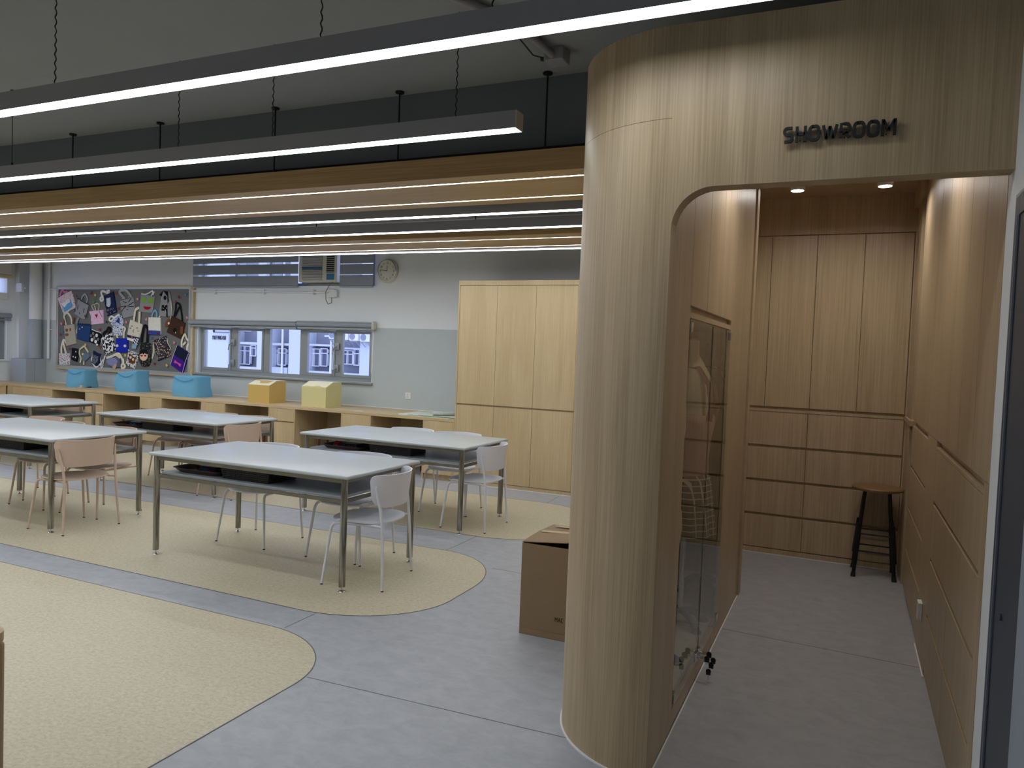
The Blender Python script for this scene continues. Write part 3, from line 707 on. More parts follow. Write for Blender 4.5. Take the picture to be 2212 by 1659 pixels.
    fronts(c, [(4.893, 6.00, 1.245, 2.99)], 'x-', x, wood_s, 'upper_door')
    fronts(c, [(4.93, 6.08, 0.928, 1.213), (4.93, 6.08, 0.628, 0.912), (4.93, 6.08, 0.328, 0.612), (4.93, 6.08, 0.033, 0.312)], 'x-', x, wood_s, 'drawer')
    MB().box(x + 0.018, x + 0.02, 6.003, 6.22, 1.25, 2.85).box(x + 0.018, x + 0.02, 6.083, 6.25, 0.03, 1.2).build('shadow_gap', black, c)
    MB().box(x - 0.006, x + 0.02, 6.22, 6.60, 1.241, 2.859).box(x - 0.006, x + 0.02, 6.25, 6.60, 0.0, 1.204).box(x - 0.02, x + 0.02, 6.02, 6.60, 1.205, 1.24).box(x - 0.04, x + 0.02, 5.95, 6.60, 2.86, 2.99).build('end_panel', wood_s, c)
    s = empty('wall_socket', (x, 4.70, 0.27), 0, 'small white socket box on the near right-hand cabinet', 'socket')
    MB().box(-0.022, 0, -0.04, 0.04, -0.05, 0.05, 0.003).build('cover_plate', white_pl, s)
    # downlights
    for i, lx in enumerate((-0.40, 0.165)):
        d = empty('downlight', (lx, 5.75, 2.99), 0, ['left of the two round surface downlights in the showroom', 'right of the two round surface downlights in the showroom'][i], 'ceiling light', 'showroom downlights')
        MB().lathe([(0.05, 0), (0.05, -0.125), (0.046, -0.13), (0.043, -0.13), (0.043, -0.112)], (0, 0, 0), 28).build('housing', white_pl, d, True)
        MB().lathe([(0.042, -0.1125), (0.042, -0.118)], (0, 0, 0), 28).build('lens', spot_m, d)
    for lx in (-0.40, 0.165):  # second pair out of view, added to brighten the showroom
        d = empty('downlight', (lx, 4.1, 2.99), 0, ('left' if lx < 0 else 'right') + ' round surface downlight added out of view behind the portal header', 'ceiling light', 'showroom downlights')
        MB().lathe([(0.05, 0), (0.05, -0.125), (0.046, -0.13), (0.043, -0.13), (0.043, -0.112)], (0, 0, 0), 28).build('housing', white_pl, d, True)
        MB().lathe([(0.042, -0.1125), (0.042, -0.118)], (0, 0, 0), 28).build('lens', spot_m, d)
showroom()
# stool in the showroom
def bar_stool():
    s = empty('wooden_seat_stool', (0.252, 6.42, 0), 0, 'tall stool with round wooden seat and splayed black metal legs', 'stool')
    MB().lathe([(0.165, 0.664), (0.18, 0.668), (0.182, 0.682), (0.176, 0.69), (0.001, 0.692)], (0, 0, 0), 40).build('seat', wood_seat, s, True)
    for sx in (-1, 1):
        for sy in (-1, 1):
            a, b = Vector((sx * 0.085, sy * 0.075, 0.664)), Vector((sx * 0.142, sy * 0.142, 0.0))
            l = MB().tube([a, a.lerp(b, 0.55)], 0.011, 12).tube([a.lerp(b, 0.38) + Vector((sx * 0.012, 0, 0)), a.lerp(b, 0.80) + Vector((sx * 0.012, 0, 0))], 0.013, 12).tube([a.lerp(b, 0.5), a.lerp(b, 0.955)], 0.0135, 12).build('leg', black_metal, s, True)
            c = a.lerp(b, 0.95); MB().tube([c, b], [0.016, 0.018], 12).build('rubber_foot', rubber, l, True)
    for z in (0.20, 0.26, 0.33, 0.385):
        f = 1 - z / 0.664; dx, dy = 0.085 + 0.057 * f, 0.075 + 0.067 * f; m = MB()
        for sg in (-1, 1):
            if z in (0.20, 0.33): MB().tube([(-dx, sg * dy, z), (dx, sg * dy, z)], 0.006, 8).build('foot_rung', black_metal, s)
            else: MB().tube([(sg * dx, -dy, z), (sg * dx, dy, z)], 0.006, 8).build('foot_rung', black_metal, s)
bar_stool()

# mannequins in the display cabinet
def dress_form(x, y, label, top, bottom, extra):
    r = empty('dress_form', (x, y, 0.1042), 0, label, 'mannequin', 'dress forms in the display cabinet')
    grey = MATS.get('cast_grey') or plain('cast_grey', S(120, 126, 130), 0.45, metal=0.4)
    m = MB()
    for k in range(4):
        a = PI / 4 + k * PI / 2; dx, dy = math.cos(a), math.sin(a)
        pts = [(0.02 * dx, 0.02 * dy, 0.075), (0.07 * dx, 0.07 * dy, 0.07), (0.12 * dx, 0.12 * dy, 0.045), (0.155 * dx, 0.155 * dy, 0.014)]
        m.tube(pts, [0.02, 0.02, 0.018, 0.024], 10)
        m.lathe([(0.03, 0), (0.032, 0.006), (0.024, 0.016), (0.001, 0.018)], (0.158 * dx, 0.158 * dy, 0), 12)
    m.build('base', grey, r, True)
    MB().tube([(0, 0, 0.06), (0, 0, 0.62)], 0.014, 14).build('pole', chrome, r, True)
    zz = lambda z: 0.55 + (z - 0.62) * 1.18
    prof = [(0.05, 0.62), (0.135, 0.66), (0.15, 0.74), (0.145, 0.80), (0.11, 0.96), (0.125, 1.05), (0.145, 1.15), (0.14, 1.24), (0.125, 1.36), (0.07, 1.43), (0.045, 1.46), (0.042, 1.53), (0.001, 1.545)]
    MB().lathe([(a, zz(b)) for a, b in prof], (0, 0, 0), 28, 0.85, 1.1).build('torso', MATS.get('linen') or plain('linen', S(226, 212, 180), 0.9), r, True)
    if bottom:
        n = 44; m = MB(); rings = []
        pr = [(0.118, 0.90), (0.15, 0.84), (0.165, 0.74), (0.175, 0.64), (0.185, 0.54)]
        for i, (rr, z) in enumerate(pr):
            rings.append([m.bm.verts.new(((rr * 0.9 + 0.01 * (i / 4) * math.cos(11 * 2 * PI * k / n)) * math.cos(2 * PI * k / n), (rr * 1.1 + 0.01 * (i / 4) * math.cos(11 * 2 * PI * k / n)) * math.sin(2 * PI * k / n), z)) for k in range(n)])
        for i in range(len(pr) - 1):
            for k in range(n): m.bm.faces.new((rings[i][k], rings[i][(k + 1) % n], rings[i + 1][(k + 1) % n], rings[i + 1][k]))
        m.build('skirt', bottom, r, True, 80)
    if top:
        MB().lathe([(0.13, 0.85), (0.135, 0.90), (0.13, 0.97), (0.142, 1.08), (0.160, 1.16), (0.158, 1.20), (0.150, 1.21)], (0, 0, 0), 28, 0.88, 1.12).build('bodice', top, r, True)
    if extra:
        for s_ in (-1, 1): MB().band([(0.125, s_ * 0.10, 1.18), (0.135, s_ * 0.10, 1.26), (0.115, s_ * 0.095, 1.38), (0.055, s_ * 0.085, 1.47), (-0.03, s_ * 0.085, 1.48), (-0.10, s_ * 0.09, 1.40), (-0.125, s_ * 0.05, 1.22)], 0.034, (0.3, s_ * 0.5, 1), 0.005).build('shoulder_strap', extra, r)
    return r
def plaid():
    m, nt, b = newmat('plaid_cloth'); b.inputs['Roughness'].default_value = 0.9
    tc = nt.nodes.new('ShaderNodeTexCoord'); prev = None
    for d, sc in (('Z', 9), ('Y', 7)):
        wv = nt.nodes.new('ShaderNodeTexWave'); wv.bands_direction = d; wv.inputs['Scale'].default_value = sc; nt.links.new(tc.outputs['Object'], wv.inputs['Vector'])
        k = nt.nodes.new('ShaderNodeMath'); k.operation = 'GREATER_THAN'; k.inputs[1].default_value = 0.93; nt.links.new(wv.outputs['Fac'], k.inputs[0])
        mx = nt.nodes.new('ShaderNodeMix'); mx.data_type = 'RGBA'; nt.links.new(k.outputs[0], mx.inputs[0]); mx.inputs[7].default_value = S(214, 200, 180)
        if prev is None: mx.inputs[6].default_value = S(92, 68, 58)
        else: nt.links.new(prev.outputs[2], mx.inputs[6])
        prev = mx
    nt.links.new(prev.outputs[2], b.inputs['Base Color'])
    return m
pk = plain('blouse_pink', S(206, 164, 158), 0.9)
dress_form(-0.82, 3.58, 'dress form nearest the entrance in the glass cabinet, plain cream torso', None, None, None)
dress_form(-0.81, 4.27, 'dress form with pink bodice, brown straps and plaid skirt in the glass cabinet', pk, plaid(), plain('strap_brown', S(140, 92, 78), 0.9))
dress_form(-0.82, 4.98, 'dress form with taupe skirt and brown straps deepest in the glass cabinet', None, plain('skirt_taupe', S(150, 128, 104), 0.9), MATS['strap_brown'])

# ------------------------------------------------------------------ grey-blue door on the right
def right_door():
    d = empty('door_1', (0, 0, 0)); d['kind'] = 'structure'
    y1 = 2.69; x = XR
    MB().box(x - 0.008, x, y1 - 0.03, y1 - 0.014, 0, 2.15).box(x - 0.008, x, 1.5, y1 - 0.0301, 2.14, 2.15).build('architrave', door_blue2, d)
    MB().box(x - 0.010, x + 0.1, y1 - 0.085, y1 - 0.0302, 0, 2.139, 0.002).box(x - 0.010, x + 0.1, 1.5, y1 - 0.086, 2.08, 2.139).build('door_frame', door_blue, d)
    MB().box(x - 0.012, x - 0.0102, y1 - 0.072, y1 - 0.068, 0, 2.08).build('frame_bead', door_blue2, d)
    MB().box(x - 0.006, x + 0.04, 2.29, y1 - 0.0855, 0, 2.079).build('door_leaf', door_blue, d)
    MB().box(x - 0.008, x + 0.04, 1.5, 2.286, 0, 2.079).build('door_leaf', door_blue2, d)
    MB().lathe([(0.001, -0.006), (0.012, -0.006), (0.012, 0.0)], (x - 0.006, 2.50, 0.92), 16, axis='x').build('door_bolt', door_blue, d, True)
right_door()

# ------------------------------------------------------------------ built-in counter and tall cabinet on the back wall
ZT = 0.775; CF = 8.04
def counter():
    r = empty('worktop', (0, 0, ZT), 0, 'long pale ash worktop running along the back wall and round the left corner', 'worktop')
    MB().box(-13.075, -4.385, CF, YB - 0.002, -0.036, 0, 0.002).box(XL + 0.002, -13.0751, 2.5, YB - 0.002, -0.036, 0, 0.002).build('slab', wood_x, r)
    MB().box(-13.1, -4.385, YB - 0.010, YB - 0.002, 0.0, 0.008).build('sealant', white_pl, r)
    zt = ZT - 0.0362
    cabs = [(-11.115, -10.69), (-9.873, -9.408), (-8.605, -8.137), (-7.33, -6.865), (-6.09, -5.619), (-4.829, -4.386)]
    words = ['beneath the leftmost blue machine cover', 'between the two left blue machine covers', 'right of the third blue machine cover', 'beneath the amber box', 'right of the pale yellow box', 'beside the tall cabinet']
    for i, (a, b) in enumerate(cabs):
        c = empty('base_cabinet', (a, CF, 0), 0, 'narrow ash base cabinet with top drawer, ' + words[i], 'cabinet', 'base cabinets under the back worktop')
        w = b - a; m = MB()
        m.box(0, 0.018, 0.0, 0.8, 0.0, zt).box(w - 0.018, w, 0.0, 0.8, 0.0, zt).box(0.0181, w - 0.0181, 0.024, 0.8, 0.07, zt).box(0.0181, w - 0.0181, 0.05, 0.07, 0, 0.0699)
        m.build('carcass', wood_v, c)
        MB().box(0.020, w - 0.020, 0.0, 0.018, zt - 0.175, zt - 0.003, 0.001, 1).build('drawer', wood_v, c)
        MB().box(0.020, w - 0.020, 0.0, 0.018, 0.075, zt - 0.192, 0.001, 1).build('door', wood_v, c)
    # corner front
    c = empty('base_cabinet', (-13.09, CF, 0), 0, 'wide ash drawer front cabinet in the left corner under the worktop', 'cabinet', 'base cabinets under the back worktop')
    MB().box(-0.1, 1.17, 0.024, 0.8, 0.0, zt).box(1.152, 1.17, 0.0, 0.0239, 0, zt).box(0, 0.13, 0.0, 0.0239, 0, zt).build('carcass', wood_v, c)
    MB().box(0.133, 1.149, 0.0, 0.018, 0.45, zt - 0.003, 0.001, 1).build('drawer', wood_v, c); MB().box(0.133, 1.149, 0.0, 0.018, 0.07, 0.435, 0.001, 1).build('door', wood_v, c)
    c = empty('base_cabinet', (-13.09, 7.9, 0), 0, 'ash base cabinet with drawers along the left side wall', 'cabinet', 'base cabinets under the back worktop')
    MB().box(-0.78, -0.024, -5.3, 0.12, 0, zt).box(-0.0239, 0, -0.18, 0.12, 0, zt).build('carcass', wood_v, c)
    for k in range(4): MB().box(-0.018, 0, -0.2 - 1.0 * (k + 1) + 0.02, -0.2 - 1.0 * k, zt - 0.2, zt - 0.02, 0.001, 1).build('drawer', wood_v, c); MB().box(-0.018, 0, -0.2 - 1.0 * (k + 1) + 0.02, -0.2 - 1.0 * k, 0.07, zt - 0.215, 0.001, 1).build('door', wood_v, c)
    # backs of the open bays
    m = MB(); opens = [(-11.92, -11.115), (-10.69, -9.873), (-9.408, -8.605), (-8.137, -7.33), (-6.865, -6.09), (-5.619, -4.829)]
    for a, b in opens: m.box(a + 0.001, b - 0.001, CF + 0.70, CF + 0.715, 0, zt)
    struct(m.build('wall_bay_back', wood_v))
    return opens
opens = counter()
def tall():
    a, b, h = -4.382, -2.828, 2.478
    c = empty('tall_cabinet', (a, CF, 0), 0, 'tall ash wall cabinet with six doors at the right end of the back wall', 'cabinet')
    w = b - a
    m = MB().box(0, 0.018, 0, YB - CF - 0.003, 0, h).box(w - 0.012, w, 0, YB - CF - 0.003, 0, h).box(0.0181, w - 0.0121, 0.024, YB - CF - 0.003, 0.05, h - 0.0001).box(0.0181, w - 0.0121, 0.0, 0.0239, h - 0.055, h - 0.0001).box(0.0181, w - 0.0121, 0.004, 0.023, 0.0, 0.045)
    m.build('carcass', wood_v, c)
    xs = [0.0195, 0.526, 1.028, w - 0.013]
    for i in range(3):
        MB().box(xs[i] + 0.0015, xs[i + 1] - 0.0015, 0.0, 0.018, 0.983, h - 0.062, 0.001, 1).build('upper_door', wood_v, c)
        MB().box(xs[i] + 0.0015, xs[i + 1] - 0.0015, 0.0, 0.018, 0.05, 0.963, 0.001, 1).build('lower_door', wood_v, c)
    MB().box(0, w, -0.008, -0.001, 0, 0.006).build('sealant', white_pl, c)
tall()

# ------------------------------------------------------------------ tables
def table_proto():
    t = empty('work_table', (0, 0, 0), 0, 'x', 'table', 'grey work tables with steel legs')
    W_, D_ = 0.912, 0.455
    MB().box(-W_, W_, -D_, D_, 0.752, 0.777, 0.010, 3).build('tabletop', top_m, t, True)
    MB().box(-0.83, 0.83, -0.40, 0.40, 0.612, 0.630, 0.002).build('shelf', shelf_m, t)
    m = MB()
    for sy in (-1, 1):
        m.box(-0.84, 0.84, sy * 0.415 - 0.010, sy * 0.415 + 0.010, 0.722, 0.7515); m.box(-0.84, 0.84, sy * 0.415 - 0.010, sy * 0.415 + 0.010, 0.588, 0.611)
    for sx in (-1, 1):
        m.box(sx * 0.855 - 0.010, sx * 0.855 + 0.010, -0.40, 0.40, 0.722, 0.7515); m.box(sx * 0.855 - 0.010, sx * 0.855 + 0.010, -0.40, 0.40, 0.588, 0.611)
    m.box(-0.84, 0.84, -0.01, 0.01, 0.722, 0.7515)
    m.build('frame', steel_rail, t)
    for sx in (-1, 1):
        for sy in (-1, 1):
            cx, cy = sx * 0.862, sy * 0.416; n = 32
            pts = [(cx + 0.0235 * (1 + 0.10 * math.cos(4 * a)) * math.cos(a), cy + 0.0235 * (1 + 0.10 * math.cos(4 * a)) * math.sin(a), 0.035) for a in [2 * PI * k / n for k in range(n)]]
            l = MB().prism(pts, (0, 0, 0.716)).build('leg', steel, t, True, 50)
            MB().tube([(cx, cy, 0.008), (cx, cy, 0.0349)], 0.006, 10).lathe([(0.022, 0), (0.024, 0.004), (0.016, 0.011), (0.006, 0.013)], (cx, cy, 0), 20).build('levelling_foot', chrome, l, True)
    return t
TB = [(-3.842, 4.408), (-3.925, 6.195), (-6.775, 4.405), (-6.80, 6.16), (-9.84, 6.20)]
tlab = ['grey work table at front centre, nearest the beige floor curve', 'grey work table in the back row before the tall cabinet, with white chairs', 'grey work table at the left of the front row, with pink beige chairs', 'grey work table at the middle of the back row, with pink beige chairs', 'grey work table farthest left in the back row by the blue covers']
tp = table_proto(); tp.location = (TB[0][0], TB[0][1], 0); tp['label'] = tlab[0]
for i in range(1, 5): dup(tp, (TB[i][0], TB[i][1], 0), 0, tlab[i])

# trays and baskets on the shelves
def tray_proto():
    r = empty('plastic_tray', (0, 0, 0), 0, 'x', 'tray', 'brown trays on the table shelves')
    def f(u, v, k):
        a = u * 2 * PI; c, s_ = math.cos(a), math.sin(a); e = 0.35
        cx = math.copysign(abs(c) ** e, c); sy = math.copysign(abs(s_) ** e, s_)
        return cx, sy
    m = MB(); n = 40; rings = []
    for (rx, ry, z) in ((0.20, 0.13, 0.0), (0.20, 0.13, 0.001), (0.235, 0.155, 0.03), (0.245, 0.165, 0.034), (0.243, 0.163, 0.037), (0.228, 0.15, 0.034), (0.195, 0.125, 0.004)):
        rings.append([m.bm.verts.new((rx * f(k / n, 0, 0)[0], ry * f(k / n, 0, 0)[1], z)) for k in range(n)])
    for i in range(len(rings) - 1):
        for k in range(n): m.bm.faces.new((rings[i][k], rings[i][(k + 1) % n], rings[i + 1][(k + 1) % n], rings[i + 1][k]))
    m.bm.faces.new(rings[0][::-1]); m.bm.faces.new(rings[-1])
    m.build('dish', tray_m, r, True)
    return r
def basket_proto():
    r = empty('plastic_basket', (0, 0, 0), 0, 'x', 'basket', 'black baskets on the table shelves')
    m = MB(); hx, hy, hz = 0.21, 0.145, 0.078
    m.box(-hx, hx, -hy, hy, 0, 0.004)
    for z in (0.006, 0.02, 0.034, 0.048, 0.062): 
        g = 1 + z * 0.8
        for s_ in (-1, 1):
            m.box(-hx * g, hx * g, s_ * hy * g - 0.002, s_ * hy * g + 0.002, z, z + 0.008); m.box(s_ * hx * g - 0.002, s_ * hx * g + 0.002, -hy * g, hy * g, z, z + 0.008)
    for k in range(22):
        x = -hx + 2 * hx * k / 21
        for s_ in (-1, 1): m.tube([(x, s_ * hy, 0.002), (x * 1.06, s_ * hy * 1.06, hz)], 0.0035, 5)
    for k in range(15):
        y = -hy + 2 * hy * k / 14
        for s_ in (-1, 1): m.tube([(s_ * hx, y, 0.002), (s_ * hx * 1.06, y * 1.06, hz)], 0.0035, 5)
    m.build('basket_body', black, r)
    g = 1.075; m = MB()
    m.tube([(-hx * g, -hy * g, hz), (hx * g, -hy * g, hz), (hx * g, hy * g, hz), (-hx * g, hy * g, hz), (-hx * g, -hy * g, hz)], 0.006, 8)
    m.build('rim', black, r)
    MB().box(-hx + 0.012, hx - 0.012, -hy + 0.012, hy - 0.012, 0.005, 0.055).build('liner_contents', rubber, r)
    return r
tw = ['front centre table', 'right table of the back row', 'left table of the front row', 'middle table of the back row', 'far left table']
tr = tray_proto(); bk = basket_proto()
cases = []
for i, (x, y) in enumerate(TB):
    dx = -0.55 if i != 1 else -0.50
    loc = (x + dx, y - 0.21, 0.6305); lab = 'brown plastic tray on the shelf under the ' + tw[i]
    if i == 0: tr.location = loc; tr['label'] = lab
    else: dup(tr, loc, 0, lab)
    loc = (x - 0.06 + (0.12 if i == 1 else 0) + (0.22 if i == 2 else 0), y - 0.20, 0.6305); lab = 'black mesh plastic basket on the shelf under the ' + tw[i]
    if i == 0: bk.location = loc; bk['label'] = lab
    else: dup(bk, loc, 0.05, lab)
clear_box = plain('clear_sewing_box', S(60, 62, 78), 0.15)
for i, (x, y) in enumerate(TB):
    if i == 2: continue
    c = empty('sewing_case', (x - 0.55 + (0.05 if i == 1 else 0) + 0.04, y - 0.20, 0.6352), 0, 'small dark see-through sewing case in the tray under the ' + tw[i], 'case', 'sewing cases in the trays')
    MB().box(-0.10, 0.09, -0.075, 0.075, 0, 0.045, 0.006).build('case_body', clear_box, c)
    MB().box(-0.07, 0.02, -0.078, -0.0755, 0.01, 0.035).build('blue_cloth_inside', fabric('teal_cloth_%d' % i, S(40, 130, 160) if i != 1 else S(60, 60, 70), 200), c)
    m = MB()
    for k in range(5): m.lathe([(0.001, -0.008), (0.008, 0), (0.001, 0.008)], (-0.07 + k * 0.027, -0.083, 0.015 + 0.012 * (k % 2)), 10)
    m.build('thread_spool', plain('thread_%d' % i, [S(190, 60, 60), S(200, 50, 80), S(0, 0, 0), S(90, 190, 210), S(60, 60, 60)][i], 0.5), c, True)
pc = empty('pin_cushion', (TB[1][0] - 0.62, TB[1][1] - 0.23, 0.6352), 0, 'round crimson pin cushion in the tray under the right table of the back row', 'pin cushion')
MB().lathe([(0.001, 0), (0.028, 0.003), (0.042, 0.022), (0.038, 0.045), (0.02, 0.06), (0.001, 0.063)], (0, 0, 0), 20).build('cushion', fabric('crimson_cloth', S(190, 30, 70), 200), pc, True)
MB().lathe([(0.004, 0.061), (0.006, 0.064), (0.001, 0.068)], (0, 0, 0), 10).lathe([(0.005, -0.005), (0.006, 0.0), (0.001, 0.006)], (-0.02, -0.036, 0.02), 8).lathe([(0.005, -0.005), (0.006, 0.0), (0.001, 0.006)], (0.012, -0.04, 0.022), 8).build('pin_head', plain('pin_yellow', S(226, 200, 90), 0.4), pc, True)

# ------------------------------------------------------------------ chairs
def chair_proto():
    c = empty('dining_chair', (0, 0, 0), 0, 'x', 'chair', 'x')
    M_ = ch_white
    # backrest: wraps round, narrower below
    z0, z1, rt_, rb = 0.548, 0.772, 0.045, 0.075; nv = 18
    vs = [0.5 - 0.5 * math.cos(PI * j / nv) for j in range(nv + 1)]
    def f(u, v, k):
        vv = 0.5 - 0.5 * math.cos(PI * v); z = z0 + (z1 - z0) * vv; s_ = 2 * u - 1
        hw = 0.214 + 0.051 * vv ** 0.8
        d1 = z1 - z; d0 = z - z0
        if d1 < rt_: hw -= rt_ - math.sqrt(max(0, rt_ ** 2 - (rt_ - d1) ** 2))
        if d0 < rb: hw -= rb - math.sqrt(max(0, rb ** 2 - (rb - d0) ** 2))
        a = s_ * hw / 0.265
        y = 0.272 * math.sin(a * 1.3) / math.sin(1.3); x = -0.262 - 0.03 * vv + 0.165 * (1 - math.cos(a * 1.3)) / (1 - math.cos(1.3))
        nx, ny = math.cos(a * 1.1), -math.sin(a * 1.1)
        th = 0.010 * k
        return (x + nx * th, y + ny * th, z)
    MB().shell(f, 24, nv).build('backrest', M_, c, True, 60)
    # seat: rounded shell, slightly dished
    def g(u, v, k):
        # polar: u radius fraction, v angle
        a = v * 2 * PI; e = 0.72
        cx = math.copysign(abs(math.cos(a)) ** e, math.cos(a)); sy = math.copysign(abs(math.sin(a)) ** e, math.sin(a))
        x = -0.005 + cx * 0.232 * u; y = sy * 0.226 * u * (1.0 - 0.06 * cx)
        z = 0.446 - 0.016 * (1 - u ** 2) + 0.012 * (x + 0.2) * 1.0
        if cx > 0.6: z -= 0.012 * u ** 6
        return (x, y, z - 0.010 * (1 - k))
    m = MB(); nu, na = 8, 40; L = []
    for k in (1, 0):
        rows = [[m.bm.verts.new(g((i + 1) / nu, j / na, k)) for j in range(na)] for i in range(nu)]
        cc = m.bm.verts.new(g(0.0, 0, k))
        for j in range(na): m.bm.faces.new((cc, rows[0][j], rows[0][(j + 1) % na]))
        for i in range(nu - 1):
            for j in range(na): m.bm.faces.new((rows[i][j], rows[i + 1][j], rows[i + 1][(j + 1) % na], rows[i][(j + 1) % na]))
        L.append(rows[-1])
    for j in range(na): m.bm.faces.new((L[0][j], L[1][j], L[1][(j + 1) % na], L[0][(j + 1) % na]))
    m.build('seat', M_, c, True, 60)
    for s_ in (-1, 1):
        pts = [(-0.232, s_ * 0.255, 0.008), (-0.222, s_ * 0.243, 0.2), (-0.212, s_ * 0.233, 0.40), (-0.206, s_ * 0.232, 0.45), (-0.196, s_ * 0.237, 0.54), (-0.178, s_ * 0.247, 0.62), (-0.168, s_ * 0.254, 0.685), (-0.170, s_ * 0.256, 0.70)]
        l = MB().tube(pts, [0.0085, 0.0095, 0.0105, 0.0105, 0.0105, 0.0100, 0.008, 0.004], 12).build('leg', M_, c, True)
        MB().tube([(-0.2325, s_ * 0.2555, 0.0), (-0.232, s_ * 0.255, 0.0079)], 0.009, 12).build('foot_cap', rubber, l)
        pts = [(0.215, s_ * 0.25, 0.008), (0.196, s_ * 0.228, 0.2), (0.180, s_ * 0.208, 0.37), (0.174, s_ * 0.204, 0.395), (0.160, s_ * 0.199, 0.413), (0.13, s_ * 0.196, 0.419), (0.0, s_ * 0.198, 0.421), (-0.15, s_ * 0.212, 0.424), (-0.209, s_ * 0.230, 0.424)]
        l = MB().tube(pts, [0.0085, 0.0095, 0.0105, 0.0105, 0.0105, 0.0105, 0.0095, 0.008, 0.008], 12).build('leg', M_, c, True)
        MB().tube([(0.2155, s_ * 0.2505, 0.0), (0.215, s_ * 0.25, 0.0079)], 0.009, 12).build('foot_cap', rubber, l)
    MB().tube([(0.10, -0.196, 0.420), (0.10, 0.196, 0.420)], 0.007, 10).tube([(-0.10, -0.205, 0.424), (-0.10, 0.205, 0.424)], 0.007, 10).build('seat_frame', M_, c, True)
    return c
cp = chair_proto()
G_W, G_P = 'white chairs around the two right tables', 'pink beige chairs around the three left tables'
deg = PI / 180
chairs = [
 (-3.02, 4.33, 190, 0, 'white chair at the right end of the front centre table, backrest fully visible'),
 (-3.467, 4.735, 270, 0, 'white chair on the far side of the front centre table, right of the pair'),
 (-4.365, 4.715, 270, 0, 'white chair on the far side of the front centre table, left of the pair'),
 (-3.125, 6.17, 182, 0, 'white chair at the right end of the back right table, before the tall cabinet'),
 (-3.62, 6.61, 278, 0, 'white chair on the far side of the back right table, nearer the tall cabinet'),
 (-4.20, 6.63, 270, 0, 'white chair on the far side of the back right table, only its backrest rim showing'),
 (-5.965, 4.225, 180, 1, 'pink beige chair at the right end of the front left table, large in view'),
 (-6.275, 4.70, 270, 1, 'pink beige chair on the far side of the front left table, at its right corner'),
 (-6.975, 4.68, 270, 1, 'pink beige chair on the far side of the front left table, in the middle'),
 (-7.53, 4.86, 268, 1, 'pink beige chair beyond the front left table, cut by the picture edge'),
 (-5.955, 5.985, 184, 1, 'pink beige chair at the right end of the middle back table'),
 (-6.23, 6.47, 270, 1, 'pink beige chair on the far side of the middle back table, at its right corner'),
 (-6.765, 6.47, 270, 1, 'pink beige chair on the far side of the middle back table, second from the right'),
 (-7.29, 6.49, 270, 1, 'pink beige chair on the far side of the middle back table, leftmost'),
 (-9.55, 6.52, 270, 1, 'pink beige chair on the far side of the far left table, right of the two'),
 (-10.25, 6.53, 270, 1, 'pink beige chair on the far side of the far left table, left of the two'),
]
for i, (x, y, a, p, lab) in enumerate(chairs):
    if i == 0:
        cp.location = (x, y, 0.0014); cp.rotation_euler = (0, 0, a * deg); cp['label'] = lab; cp['group'] = G_W
    else:
        dup(cp, (x, y, 0.0014), a * deg, lab, G_P if p else G_W, {ch_white: ch_pink} if p else None)

# ------------------------------------------------------------------ dark stools in the open bays
def stool_proto():
    s = empty('low_stool', (0, 0, 0), 0, 'x', 'stool', 'dark wooden stools in the open bays')
    MB().box(-0.16, 0.16, -0.13, 0.13, 0.43, 0.455, 0.006).build('seat', wood_dark, s)
    for sx in (-1, 1):
        for sy in (-1, 1): MB().tube([(sx * 0.13, sy * 0.10, 0.43), (sx * 0.155, sy * 0.125, 0.0)], 0.018, 4).build('leg', wood_dark, s)
    for a in ((-0.13, 0.13, -0.112, -0.098, 0.36, 0.43), (-0.13, 0.13, 0.098, 0.112, 0.36, 0.43), (-0.14, 0.14, -0.118, -0.105, 0.14, 0.17)): MB().box(*a).build('rail', wood_dark, s)
    return s
sp = stool_proto()
sw = [(-10.35, 'dark red-brown stool in the open bay left of the middle back table'), (-7.75, 'dark brown stool in the open bay below the amber box'), (-6.45, 'dark brown stool in the open bay behind the gap between the back tables'), (-5.25, 'dark brown stool in the open bay nearest the tall cabinet'), (-9.0, 'dark brown stool in the open bay under the third blue cover')]
for i, (x, lab) in enumerate(sw):
    if i == 0: sp.location = (x, 8.35, 0); sp['label'] = lab
    else: dup(sp, (x, 8.33 + 0.04 * (i % 2), 0), 0.05 * i, lab)
bg = empty('fabric_sack', (-11.5, 8.3, 0), 0, 'pale green striped sack in the open bay under the leftmost blue cover', 'sack')
def sack(u, v, k):
    a = u * 2 * PI; r = 0.2 * (1 - 0.25 * v) + 0.012 * math.sin(7 * a + 4 * v); r *= (1 if k else 0.97)
    return (r * 1.2 * math.cos(a), r * 0.8 * math.sin(a), 0.002 + 0.42 * v)
MB().shell(sack, 36, 10).build('sack_body', fabric('pale_green_cloth', S(176, 178, 146), 160), bg, True, 80)

